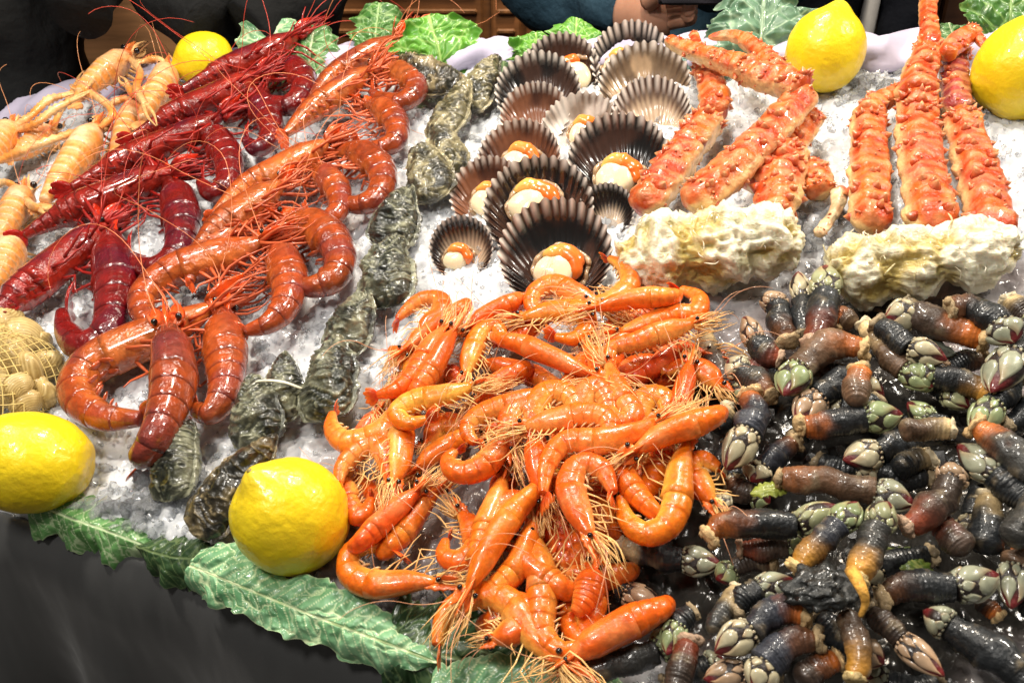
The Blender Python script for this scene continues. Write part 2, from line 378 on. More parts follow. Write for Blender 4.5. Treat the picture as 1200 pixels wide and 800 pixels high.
xs = [at(380, 0, YB)[0] - 0.3, at(380, 0, YB)[0], at(567, 0, YB)[0], at(574, 0, YB)[0], at(612, 0, YB)[0], at(616, 0, YB)[0], at(690, 0, YB)[0]]
zl = [at(500, 60, YB)[2], at(500, 36, YB)[2], at(500, 13, YB)[2], at(500, -12, YB)[2]]
for a0, a1 in ((xs[0], xs[1]), (xs[1], xs[2]), (xs[3], xs[4]), (xs[5], xs[6])):
    d_ = MB(); box(d_, (a0 + 0.002, YB, 0.1), (a1 - 0.002, YB + 0.024, zt - 0.02), tuple(np.array(wc) * rnd(0.9, 1.15)))
    dob = d_.build('door', 'wood', cab, smooth_shade=False)
    for z in zl + [zl[0] - 0.3, zl[3] + 0.12]:
        r_ = MB(); box(r_, (a0 + 0.012, YB - 0.012, z - 0.004), (a1 - 0.012, YB - 0.0005, z + 0.004), (0.30, 0.13, 0.045)); r_.build('rail', 'wood_rail', dob, smooth_shade=False)
pw0, pw1 = at(20, 0, YB)[0], at(215, 0, YB)[0]
brd = thing('wooden_board', ((pw0 + pw1) / 2, YB, 0), 'light brown wooden board between the two people in black', 'board')
m_ = MB(); box(m_, (pw0 - 0.1, YB - 0.05, 0), (pw1 + 0.1, YB + 0.02, zt), (0.46, 0.23, 0.105)); m_.build('panel', 'wood', brd, smooth_shade=False)
m_ = MB(); box(m_, (pw0 - 0.1, YB - 0.064, 0.15), (pw1 + 0.1, YB - 0.0505, 0.20), (0.30, 0.14, 0.06)); m_.build('rail', 'wood_rail', brd, smooth_shade=False)
w0, w1 = at(985, 0, YB)[0], at(1230, 0, YB)[0]
brd = thing('dark_cupboard', ((w0 + w1) / 2, YB, 0), 'dark brown cupboard behind the crab legs', 'cupboard')
m_ = MB(); box(m_, (w0, YB, 0), (w1 + 0.3, YB + 0.4, zt), (0.055, 0.022, 0.010)); m_.build('carcass', 'wood', brd, smooth_shade=False)
for a0, a1 in ((w0 + 0.02, w0 + 0.17), (w0 + 0.18, w0 + 0.35), (w0 + 0.36, w0 + 0.62)):
    m_ = MB(); box(m_, (a0, YB - 0.02, 0.05), (a1, YB - 0.0005, zt - 0.03), (0.075, 0.03, 0.013)); m_.build('door', 'wood', brd, smooth_shade=False)
p0 = at(1022, 0, 1.45)
m_ = MB(); m_.tube(np.array([[p0[0], 1.45, 0], [p0[0], 1.45, 0.4], [p0[0], 1.45, 0.9], [p0[0], 1.45, zt]]), 0.013, 20, (0.30, 0.29, 0.28), ref=(0, 1, 0))
m_.tube(np.array([[p0[0], 1.45, 0.004], [p0[0], 1.45, 0.03]]), (0.05, 0.04), 20, (0.25, 0.25, 0.25), ref=(0, 1, 0))
tag(m_.build('metal_post', 'plain', origin=(p0[0], 1.45, 0)), 'grey metal post in front of the dark cupboard', 'post')

def figure(cx, Y, halfw, depth, jacket, trousers, label, arms, lean=0.0, hand=None):
    """Standing person seen at the waist: one continuous clothed body with tapering arms."""
    root = thing('person', (cx, Y, 0), label, 'person', 'people standing behind the stall')
    z = np.array([0.86, 0.93, 1.02, 1.12, 1.24, 1.36, 1.46, 1.53, 1.565]); wx = np.array([0.98, 1.0, .97, .93, .97, 1.02, .98, .7, .32]) * halfw
    wy = np.array([1.0, 1.0, .95, .92, 1.0, 1.05, .95, .7, .5]) * depth
    zz = np.linspace(z[0], z[-1], 60); X = np.interp(zz, z, wx); Yd = np.interp(zz, z, wy)
    a = np.arange(48) / 48 * 2 * np.pi
    V = np.stack([cx + lean * (zz[:, None] - 1) + X[:, None] * np.cos(a), Y + Yd[:, None] * np.sin(a), zz[:, None] + 0 * a], -1)
    nzv = noise(V * np.array([1, 1, 2.2]), 9, int(abs(cx) * 100), 3)
    V = V + 0.011 * nzv[..., None] * np.stack([np.cos(a), np.sin(a), 0 * a], -1)[None]
    mb = MB(); mb.grid(V, jacket, True, True, True)
    for pts, rad in arms:
        Q = spline(pts, 40); r = np.interp(np.linspace(0, 1, 40), np.linspace(0, 1, len(rad)), rad)
        _, D, L = frames(Q, (0.2, -1, 0.3)); aa = np.arange(28) / 28 * 2 * np.pi
        VV = Q[:, None] + r[:, None, None] * (np.cos(aa)[None, :, None] * D[:, None] + np.sin(aa)[None, :, None] * L[:, None])
        VV = VV + 0.008 * noise(VV * np.array([1, 1, 1.5]), 16, 4, 3)[..., None] * (np.cos(aa)[None, :, None] * D[:, None] + np.sin(aa)[None, :, None] * L[:, None])
        mb.grid(VV, jacket, True, True, True)
    mb.build('jacket', 'jacket', root)
    mb = MB()
    for s in (-1, 1):
        Q = spline([(cx + s * halfw * 0.5, Y, 0.92), (cx + s * halfw * 0.5, Y - 0.01, 0.5), (cx + s * halfw * 0.52, Y + 0.01, 0.05)], 24)
        mb.tube(Q, np.linspace(halfw * 0.5, halfw * 0.32, 24), 20, trousers, ref=(0, 1, 0))
    mb.build('trousers', 'jacket', root)
    for s in (-1, 1):
        m2 = MB(); m2.ball((cx + s * halfw * 0.52, Y - 0.05, 0.045), (0.05, 0.13, 0.045), (0.02, 0.02, 0.02), 16, 10); m2.build('shoe', 'plain', root)
    m2 = MB(); m2.tube(np.array([(cx + lean * .5, Y, 1.54), (cx + lean * .55, Y - 0.01, 1.62)]), (0.058, 0.055), 18, (0.42, 0.22, 0.14), ref=(0, 1, 0))
    hd = m2.ball((cx + lean * .6, Y - 0.02, 1.72), (0.076, 0.098, 0.118), (0.42, 0.22, 0.14), 24, 16)
    m2.ball((cx + lean * .6, Y - 0.118, 1.71), (0.014, 0.02, 0.022), (0.42, 0.22, 0.14), 10, 8)
    for s in (-1, 1): m2.ball((cx + lean * .6 + s * 0.077, Y - 0.01, 1.715), (0.01, 0.022, 0.03), (0.42, 0.22, 0.14), 10, 8)
    m2.build('head', 'skin', root)
    m2 = MB(); m2.ball((cx + lean * .6, Y + 0.005, 1.755), (0.084, 0.104, 0.105), (0.02, 0.014, 0.01), 24, 16); m2.build('hair', 'plain', root)
    return root
blk = (0.009, 0.0095, 0.010)
# dark-clothed person behind the langoustines
c = at(-10, 60, 1.12)
el = at(92, 14, 1.05)
figure(c[0] - 0.01, 1.14, 0.105, 0.11, blk, blk, 'person in black behind the langoustines, nearest the edge of the picture',
       [([(c[0] + 0.11, 1.14, 1.49), (c[0] + 0.16, 1.10, 1.40), tuple(at(95, -8, 1.05)), tuple(at(92, 18, 1.02))], (0.055, 0.052, 0.046, 0.034)),
        ([(c[0] - 0.12, 1.14, 1.49), (c[0] - 0.2, 1.10, 1.35), (c[0] - 0.18, 1.0, 1.2)], (0.055, 0.05, 0.04))])
c = at(298, 20, 1.18)
figure(c[0], 1.20, 0.102, 0.10, blk, (0.01, 0.01, 0.012), 'person in a black coat behind the red prawns and small lemon',
       [([(c[0] + 0.12, 1.18, 1.49), (c[0] + 0.10, 1.12, 1.36), (c[0] + 0.03, 1.05, 1.31)], (0.05, 0.048, 0.038)),
        ([(c[0] - 0.12, 1.18, 1.49), (c[0] - 0.09, 1.12, 1.36), (c[0] - 0.01, 1.05, 1.32)], (0.05, 0.045, 0.038))])
# person in a blue sleeve with a phone
c = at(760, 10, 1.30)
sl0, sl1 = at(690, -25, 1.12), at(742, 8, 1.06)
pr = figure(c[0] + 0.01, 1.36, 0.115, 0.11, (0.022, 0.050, 0.075), (0.015, 0.018, 0.025), 'person in a blue jacket holding a phone behind the scallops',
            [([(c[0] - 0.12, 1.34, 1.49), (c[0] - 0.17, 1.22, 1.36), tuple(at(675, 2, 1.16)), tuple(at(735, 12, 1.07))], (0.055, 0.052, 0.045, 0.032)),
             ([(c[0] + 0.13, 1.34, 1.49), (c[0] + 0.2, 1.24, 1.38), tuple(at(850, -30, 1.16)), tuple(at(828, -30, 1.07))], (0.055, 0.05, 0.04, 0.032))])
hp = at(772, 14, 1.03)
mb = MB()
sk = (0.50, 0.25, 0.16)
mb.tube(spline([at(730, 12, 1.07), at(748, 14, 1.05), at(765, 15, 1.035), at(785, 14, 1.03)], 16), np.interp(np.linspace(0, 1, 16), [0, .3, .6, 1], [.026, .027, .031, .026]), 18, sk, flat=0.62, ref=(0, -1, 0.2))
for kf, (yy, ln) in enumerate(((4, 1.0), (11, 1.05), (18, 1.0), (25, 0.85))):
    q = [at(780, yy + 2, 1.03), at(797, yy - 1, 1.01), at(806 + 3 * ln, yy - 3, 1.0), at(803 + 3 * ln, yy - 7, 0.985)]
    mb.tube(spline(q, 14), np.linspace(0.0095, 0.0075, 14), 12, sk)
mb.tube(spline([at(760, 2, 1.02), at(775, -8, 1.0), at(792, -12, 0.985)], 12), np.linspace(0.0115, 0.0085, 12), 12, sk)
hand = mb.build('hand', 'skin', pr)
m_ = MB(); q0 = at(796, -8, 0.975)
box(m_, (q0[0] - 0.022, q0[1] - 0.004, q0[2] - 0.012), (q0[0] + 0.075, q0[1] + 0.004, q0[2] + 0.06), (0.02, 0.02, 0.022))
tag(m_.build('phone', 'black_glass', origin=q0, smooth_shade=False), 'dark phone held in the hand above the scallops', 'phone')
c = at(905, 10, 1.5)
figure(c[0], 1.5, 0.15, 0.11, (0.006, 0.007, 0.011), (0.01, 0.01, 0.01), 'person in dark navy clothes behind the crab legs and lemon',
       [([(c[0] + 0.15, 1.5, 1.49), (c[0] + 0.2, 1.46, 1.33), (c[0] + 0.2, 1.40, 1.12)], (0.055, 0.05, 0.04)),
        ([(c[0] - 0.15, 1.5, 1.49), (c[0] - 0.2, 1.46, 1.33), (c[0] - 0.2, 1.40, 1.12)], (0.055, 0.05, 0.04))])

# ------------------------------------------------------------------ builders of the seafood
ORD = ['first', 'second', 'third', 'fourth', 'fifth', 'sixth', 'seventh', 'eighth', 'ninth', 'tenth', 'eleventh', 'twelfth', 'thirteenth', 'fourteenth', 'fifteenth', 'sixteenth', 'seventeenth', 'eighteenth', 'nineteenth', 'twentieth']
def lift(pts, h):
    return np.array([P(p[0], p[1], h + (p[2] if len(p) > 2 else 0.0)) for p in pts])
def filament(mb, p0, d0, length, r0, C, curl=1.0, drop=None, n=22, k=4, seed=0):
    """A thin antenna: leaves p0 along d0, wanders in the plane of the bed and settles towards the ice."""
    rs = np.random.default_rng(seed); p = np.array(p0, float); d = nrm(np.array(d0, float)); st = length / (n - 1); out = [p.copy()]
    turn = rs.normal() * curl; lift_ = rs.uniform(0.1, 0.5)
    for i in range(n - 1):
        turn += rs.normal() * curl * 0.35; turn *= 0.97
        ang = turn * st * 12; c, s = math.cos(ang), math.sin(ang)
        d = d * c + np.cross(BN, d) * s + BN * (BN @ d) * (1 - c)
        h = (p - BO) @ BN
        d = d + BN * (0.10 if (i < n * lift_) else -0.14 * (1 if h > 0.012 else 0.0))
        if h < 0.008: d = d + BN * 0.25
        d = nrm(d); p = p + d * st; out.append(p.copy())
    Q = np.array(out); mb.tube(Q, np.linspace(r0, r0 * 0.45, n), k, C, caps=False)

STY = {
 'shrimp': dict(mat='shrimp_shell', c1=(0.82, 0.150, 0.008), c2=(0.94, 0.44, 0.09), c3=(0.62, 0.055, 0.008), ros=(0.85, 0.16, 0.02), leg=(0.92, 0.55, 0.20), ant=(0.90, 0.45, 0.25),
                tail=(0.72, 0.055, 0.008), k=18, per=5, fil=0.00027, legr=0.00038),
 'prawn': dict(mat='prawn_shell', c1=(0.37, 0.056, 0.007), c2=(0.54, 0.145, 0.030), c3=(0.17, 0.024, 0.014), ros=(0.80, 0.085, 0.008), leg=(0.62, 0.12, 0.04), ant=(0.86, 0.30, 0.13),
                tail=(0.62, 0.09, 0.02), k=24, per=8, fil=0.00036, legr=0.0012),
 'carab': dict(mat='prawn_shell', c1=(0.21, 0.006, 0.005), c2=(0.34, 0.022, 0.010), c3=(0.055, 0.002, 0.005), ros=(0.62, 0.028, 0.006), leg=(0.34, 0.014, 0.010), ant=(0.68, 0.075, 0.045),
                tail=(0.36, 0.012, 0.008), k=24, per=8, fil=0.00038, legr=0.0013),
 'lang': dict(mat='langoustine_shell', c1=(0.74, 0.27, 0.05), c2=(0.82, 0.50, 0.22), c3=(0.86, 0.62, 0.36), ros=(0.85, 0.22, 0.05), leg=(0.88, 0.50, 0.20), ant=(0.82, 0.36, 0.16),
                tail=(0.80, 0.36, 0.12), k=22, per=7, fil=0.00036, legr=0.0017),
}
HB = 0.42                                       # share of the length that is carapace
def crustacean(name, style, pts, h, r, seed=0, dors=None, roll=None, label=None, cat=None, group=None, big=False, head=HB, nant=2, antlen=1.4, tailfan=True, curl=1.0, rostrum=0.2, red=0.0, legs=True, claws=None):
    S = STY[style]; rs = np.random.default_rng(1000 + seed)
    tuck = False
    if style == 'shrimp':
        pv = np.array([q[:2] for q in pts], float); v1 = np.diff(pv, axis=0); an = np.unwrap(np.arctan2(v1[:, 1], v1[:, 0]))
        if abs(an[-1] - an[0]) < .6:
            e = v1[-1] / np.linalg.norm(v1[-1]); z = pts[-1]
            pts = list(pts) + [(z[0] + e[0] * 9, z[1] + e[1] * 9, -.007), (z[0] + e[0] * 6, z[1] + e[1] * 6, -.014)]; head = .54; tuck = True
            roll = 62 if roll is None else roll
    W3 = lift(pts, h); n = 90; Q = spline(W3, n); Ltot = arclen(Q)
    T = nrm(np.gradient(Q, axis=0))
    side = np.cross(BN, T)                      # left of the way from head to tail
    turn = (np.cross(T[:-1], T[1:]) @ BN).sum()
    if dors is not None:
        x, y = pts[len(pts) // 2][:2]; dv = P(x + dors[0] * 20, y + dors[1] * 20, h) - P(x, y, h); dv = np.broadcast_to(nrm(dv), Q.shape); rl = math.radians(15 if roll is None else roll)
    else:
        sg = -1.0 if turn > 0 else 1.0
        dv = side * sg
        rl = math.radians((12 if abs(turn) > 1.2 else (35 if abs(turn) > 0.6 else 62)) if roll is None else roll)
    D = dv * math.cos(rl) + BN * math.sin(rl)
    D = D - (D * T).sum(-1, keepdims=True) * T; D = nrm(D); Lt = np.cross(T, D)
    t = np.linspace(0, 1, n)
    prof_t = [0, .03, .08, .2, head, head + .12, .78, .92, 1]; prof_r = [.24, .36, .52, .86, 1.04, 1.0, .80, .54, .36] if not big else [.28, .40, .60, 1.0, 1.1, .98, .74, .48, .32]
    if tuck: prof_r[5:] = [.86, .66, .50, .36]
    def fr(tt):                                 # frame at parameter
        f = lambda A: np.stack([np.interp(tt, t, A[:, i]) for i in range(3)], -1)
        return f(Q), nrm(f(T)), nrm(f(D)), nrm(f(Lt))
    k = S['k']; a = np.arange(k) / k * 2 * np.pi; ca, sa = np.cos(a), np.sin(a)
    tint = rs.uniform(0.85, 1.1) * np.array([1.0, rs.uniform(.75, 1.3) if style == 'shrimp' else 1.0, 1.0])
    c1 = np.array(S['c1']) * tint; c2 = np.array(S['c2']) * tint; c3 = np.array(S['c3']) * tint
    c1 = c1 * (1 - red) + c3 * red
    def shell(tt, mul, vent, jit=0.0):
        C, Tt, Dd, Ll = fr(tt); R = np.interp(tt, prof_t, prof_r) * r * mul
        dz = np.where(ca > 0, ca, ca * vent)[None] * R[:, None]; lx = (np.sign(sa) * np.abs(sa) ** 0.9)[None] * R[:, None] * 0.84
        V = C[:, None] + dz[..., None] * Dd[:, None] + lx[..., None] * Ll[:, None]
        nz = noise(V, 0.35 / r, seed, 2); V = V + (nz * r * 0.035)[..., None] * (ca[None, :, None] * Dd[:, None] + sa[None, :, None] * Ll[:, None])
        return V, nz
    root = thing(name, W3[len(W3) // 2] - BN * r, label, cat, group)
    # carapace
    tt = np.linspace(0.0, head, 9 if not big else 18); V, nz = shell(tt, np.ones_like(tt), 0.92)
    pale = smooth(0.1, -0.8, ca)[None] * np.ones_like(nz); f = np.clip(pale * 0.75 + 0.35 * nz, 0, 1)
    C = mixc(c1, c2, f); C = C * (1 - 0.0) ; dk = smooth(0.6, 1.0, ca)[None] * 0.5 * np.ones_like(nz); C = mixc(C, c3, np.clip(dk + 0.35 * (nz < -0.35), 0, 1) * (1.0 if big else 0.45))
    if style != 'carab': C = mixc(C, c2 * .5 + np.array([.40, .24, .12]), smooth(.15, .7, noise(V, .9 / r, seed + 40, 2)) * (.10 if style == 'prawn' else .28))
    if style == 'lang': C = mixc(C, (.74, .15, .03), np.clip(smooth(.14, .0, tt)[:, None] * .8 + smooth(.15, .6, noise(V, .8 / r, seed + 51, 3)) * .5, 0, 1)); C = mixc(C, (.9, .72, .5), smooth(.2, .6, noise(V, 1.1 / r, seed + 52, 2)) * .4)
    elif big: C = mixc(C, c3 * .8 + np.array([.02, .005, .02]), smooth(.05, .6, noise(V * np.array([1, 1, 1]), .55 / r, seed + 50, 3)) * .55)
    mb = MB(); mb.grid(V, C, True, True, True)
    car = mb.build('carapace', S['mat'], root)
    # rostrum: a toothed blade
    C0, T0, D0, L0 = [x[0] for x in fr(np.array([0.0]))]
    mb = MB(); m_ = 12; ss = np.linspace(-0.45, 1, m_); Lr = Ltot * rostrum
    px = C0 + D0 * r * 0.30 - np.outer(ss, T0) * Lr + np.outer(ss ** 2 * 0.12 * (1 if big else .5), D0) * Lr
    hgt = r * 0.34 * np.clip(1 - ss, 0.04, 1) ** 0.8 * np.where(ss < 0, 1 + ss * 1.2, 1); teeth = 1 + 0.35 * (np.arange(m_) % 2)
    aa = np.arange(8) / 8 * 2 * np.pi
    V = px[:, None] + (hgt * teeth)[:, None, None] * np.maximum(np.cos(aa), -0.5)[None, :, None] * D0 + (hgt * 0.42)[:, None, None] * np.sin(aa)[None, :, None] * L0
    mb.grid(V, S['ros'], True, True, True); mb.build('rostrum', S['mat'], root)
    # abdomen
    edges = np.linspace(head, 1.0, 7)
    if big:
        for sgi in range(6):
            tt = np.linspace(edges[sgi] - 0.012, edges[sgi + 1], S['per'] + 2); fr_ = np.linspace(0, 1, len(tt))
            mul = (0.975 + 0.035 * np.sin(fr_ * 1.75)); mul[-1] -= 0.03
            V, nz = shell(tt, mul, 0.72)
            f = np.clip(smooth(0.2, -0.9, ca)[None] * 0.7 + 0.35 * nz, 0, 1); C = mixc(c1, c2, f)
            C = mixc(C, c3, np.clip(smooth(0.75, 1.0, fr_)[:, None] * 0.55 + smooth(.4, 1, ca)[None] * 0.3 + 0.0 * nz, 0, 1))
            if style == 'lang': C = mixc(C, (.80, .28, .05), np.clip(smooth(.35, .6, fr_) * smooth(.95, .7, fr_) * .8, 0, 1)[:, None] * np.ones_like(nz))
            C = mixc(C, c3 * .8 + np.array([.02, .005, .02]), smooth(.05, .6, noise(V, .55 / r, seed + 50, 3)) * (.5 if style != 'lang' else 0))
            mb = MB(); mb.grid(V, C, True, True, True); mb.build('abdomen_segment', S['mat'], root)
    else:
        tts = []; muls = []; frs = []
        for sgi in range(6):
            x = np.array([0.0, 0.15, 0.5, 0.82, 0.96]); tts.append(edges[sgi] + (edges[sgi + 1] - edges[sgi]) * x); muls.append([0.955, 0.985, 1.0, 1.008, 1.0]); frs.append(x)
        tt = np.concatenate(tts + [[1.0]]); mul = np.concatenate(muls + [[0.93]]); fr_ = np.concatenate(frs + [[1.0]])
        V, nz = shell(tt, mul, 0.74)
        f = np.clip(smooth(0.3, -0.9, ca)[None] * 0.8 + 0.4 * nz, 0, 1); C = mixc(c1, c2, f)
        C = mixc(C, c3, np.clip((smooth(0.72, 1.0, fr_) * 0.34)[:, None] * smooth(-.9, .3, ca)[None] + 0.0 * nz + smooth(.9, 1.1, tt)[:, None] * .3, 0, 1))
        mb = MB(); mb.grid(V, C, True, True, True); mb.build('abdomen', S['mat'], root)
    # tail fan
    if tailfan:
        C1, T1, D1, L1 = [x[0] for x in fr(np.array([1.0]))]; lf = Ltot * 0.13
        mb = MB(); bend = -0.25 if abs(turn) < 2.5 else -0.5
        for ang, ln, wd in ((0, 0.9, 0.16), (0.36, 1.0, 0.24), (-0.36, 1.0, 0.24), (0.72, 0.92, 0.26), (-0.72, 0.92, 0.26)):
            dirv = T1 * math.cos(ang) + L1 * math.sin(ang); sd = -T1 * math.sin(ang) + L1 * math.cos(ang)
            ss = np.linspace(-0.12, 1, 9); wdt = wd * lf * np.array([.5, .62, .8, .95, 1, .98, .88, .62, .2])
            ctr = C1 - D1 * r * 0.1 + np.outer(ss, dirv) * lf * ln + np.outer(bend * ss ** 2 * 0.6 - abs(ang) * 0.04, D1) * lf
            aa = np.arange(10) / 10 * 2 * np.pi
            V = ctr[:, None] + wdt[:, None, None] * np.cos(aa)[None, :, None] * sd + (wdt * 0.16)[:, None, None] * np.sin(aa)[None, :, None] * D1
            mb.grid(V, np.broadcast_to(mixc(S['tail'], S['ros'] if not big else S['tail'], smooth(.3, 1, ss))[:, None], V.shape), True, True, True)
        mb.build('tail_fan', S['mat'], root)
    # broad pointed scales beside the rostrum
    if style in ('prawn', 'carab', 'shrimp'):
        for s in (-1, 1):
            mb = MB(); ss = np.linspace(0, 1, 9); ln = Ltot * (.19 if big else .15); dr = nrm(-T0 + L0 * s * .16 + D0 * .04); wdt = r * (.42 if big else .34) * np.array([.5, .8, .95, 1, .95, .8, .58, .3, .04])
            ctr = C0 + L0 * s * r * .24 - D0 * r * .02 + T0 * r * .2 + np.outer(ss, dr) * ln; aa = np.arange(8) / 8 * 2 * np.pi; sd = nrm(np.cross(dr, D0))
            mb.grid(ctr[:, None] + wdt[:, None, None] * (np.cos(aa)[None, :, None] * sd + .22 * np.sin(aa)[None, :, None] * D0), np.broadcast_to(mixc(c1, S['ros'], smooth(0, .6, ss))[:, None], (9, 8, 3)), True, True, True); mb.build('antennal_scale', S['mat'], root)
    # eyes on stalks
    Ce, Te, De, Le = [x[0] for x in fr(np.array([0.015]))]
    er = r * (0.175 if not big else (0.22 if style == 'lang' else 0.15))
    for s in (-1, 1):
        mb = MB(); e0 = Ce - Te * r * 0.25 + De * r * 0.22 + Le * s * r * 0.50
        mb.ball(e0, er, (0.01, 0.01, 0.01), 10, 7); mb.build('eye', 'eye', root)
    # long antennae
    ca_ = np.array(S['ant'])
    for q in range(nant):
        mb = MB(); s = 1 if q % 2 == 0 else -1
        d0 = -T0 + L0 * s * rs.uniform(0.1, 0.7) + D0 * rs.uniform(-0.2, 0.3)
        filament(mb, C0 - T0 * r * 0.3 - D0 * r * 0.1 + L0 * s * r * 0.25, d0, Ltot * antlen * rs.uniform(0.6, 1.15), S['fil'], ca_ * rs.uniform(0.85, 1.1), curl, seed=seed * 13 + q)
        mb.build('antenna', 'filament', root)
    # legs, feelers and mouthparts: hair-thin
    if legs:
        mb = MB(); lg = np.array(S['leg'])
        for q in range(5):
            for s in (-1, 1):
                tq = 0.10 + q * (head - 0.12) / 5; Cq, Tq, Dq, Lq = [x[0] for x in fr(np.array([tq]))]; R = float(np.interp(tq, prof_t, prof_r)) * r
                st = Cq - Dq * R * 0.8 + Lq * s * R * 0.35; ln = Ltot * rs.uniform(0.16, 0.27) * (1 if q < 3 else 0.8)
                fw = rs.uniform(0.2, 1.1); d1 = nrm(-Dq * 0.8 - Tq * fw + Lq * s * rs.uniform(0.0, 0.6)); d2 = nrm(-Dq * rs.uniform(-0.1, 0.6) - Tq * rs.uniform(0.2, 1.0) * (1 if rs.random() < .75 else -1) + Lq * s * rs.uniform(-.3, .6))
                k1 = st + d1 * ln * 0.5; k2 = k1 + d2 * ln * 0.55; k3 = k2 + nrm(d2 + d1 * 0.5 + rs.normal(size=3) * 0.2) * ln * 0.3
                mb.tube(np.array([st, st + d1 * ln * .25, k1, k1 + (k2 - k1) * .5, k2, k3]), S['legr'] * np.array([1.3, 1.15, 1, .9, .7, .35]), 5, lg * rs.uniform(0.8, 1.1))
        for q in range(34 if not big else 26):
            s = 1 if q % 2 else -1
            d0 = nrm(-T0 + L0 * rs.normal() * 0.15 + D0 * rs.normal() * 0.13 - D0 * 0.06); ln = Ltot * rs.uniform(0.16, 0.44) * (1 if not big else .8)
            st = C0 - D0 * r * rs.uniform(-0.1, 0.45) + L0 * s * r * rs.uniform(0.05, 0.3) + T0 * r * 0.2
            bd = rs.normal(size=3) * ln * 0.12
            mb.tube(spline([st, st + d0 * ln * 0.5 + bd, st + d0 * ln + bd * 0.3 - BN * ln * rs.uniform(-.1, .2)], 7), S['legr'] * np.linspace(rs.uniform(.9, 1.9), .3, 7), 5, lg * rs.uniform(0.85, 1.1))
        tag(mb.build('walking_legs', 'filament', root), kind='stuff')
        mb = MB()
        for q in range(5):
            for s in (-1, 1):
                tq = edges[q] + 0.4 * (edges[1] - edges[0]); Cq, Tq, Dq, Lq = [x[0] for x in fr(np.array([tq]))]; R = float(np.interp(tq, prof_t, prof_r)) * r
                st = Cq - Dq * R * 0.62 + Lq * s * R * 0.30; dq = nrm(-Dq * .8 - Tq * rs.uniform(0.2, 0.9) - Lq * s * 0.1); ln = R * rs.uniform(0.5, 0.8)
                mb.tube(np.array([st, st + dq * ln * .4, st + dq * ln * .75, st + dq * ln]), R * np.array([.10, .15, .13, .04]), 6, mixc(S['leg'], (.95, .62, .45) if not big else S['c1'], np.array(.45)), flat=0.35, ref=Tq)
        tag(mb.build('swimmerets', S['mat'], root), kind='stuff')
    # claws of the langoustines
    if claws:
        for cl in claws:
            Qc = spline(lift(cl, h), 26); rc = r * 0.27; u = np.linspace(0, 1, 26)
            rad = rc * np.interp(u, [0, .12, .3, .34, .38, .62, .66, .7, .86, 1], [.5, .75, .85, .6, .8, .85, .7, 1.0, .85, .5])
            mb = MB(); nzc = np.array([rs.uniform(.9, 1.1) for _ in u])[:, None]
            cc = mixc(c1, c2, np.clip(0.5 + 0.5 * np.sin(u * 9 + seed), 0, 1)) * nzc
            aa = np.arange(10) / 10 * 2 * np.pi; _, Dc, Lc = frames(Qc)
            tw = np.where((np.arange(10) % 5 == 0)[None] & (np.arange(26) % 2 == 0)[:, None], 1.5, 1.0)
            V = Qc[:, None] + (rad[:, None] * tw)[..., None] * (np.cos(aa)[None, :, None] * Dc[:, None] + 1.15 * np.sin(aa)[None, :, None] * Lc[:, None])
            mb.grid(V, np.broadcast_to(cc[:, None], V.shape), True, True, True)
            arm = mb.build('claw', S['mat'], root)
            e, et = Qc[-1], nrm(Qc[-1] - Qc[-3]); ee = np.cross(BN, et)
            for s in (-1, 1):
                m2 = MB(); ln = arclen(Qc) * 0.30
                m2.tube(spline([e - et * rc * 0.4 + ee * s * rc * 0.32, e + et * ln * .5 + ee * s * rc * 0.75, e + et * ln + ee * s * rc * 0.12], 12), rc * np.linspace(0.62, .1, 12), 8, c2 * np.array([1, .93, .85]))
                ob = m2.build('finger', S['mat'], arm)
    return root

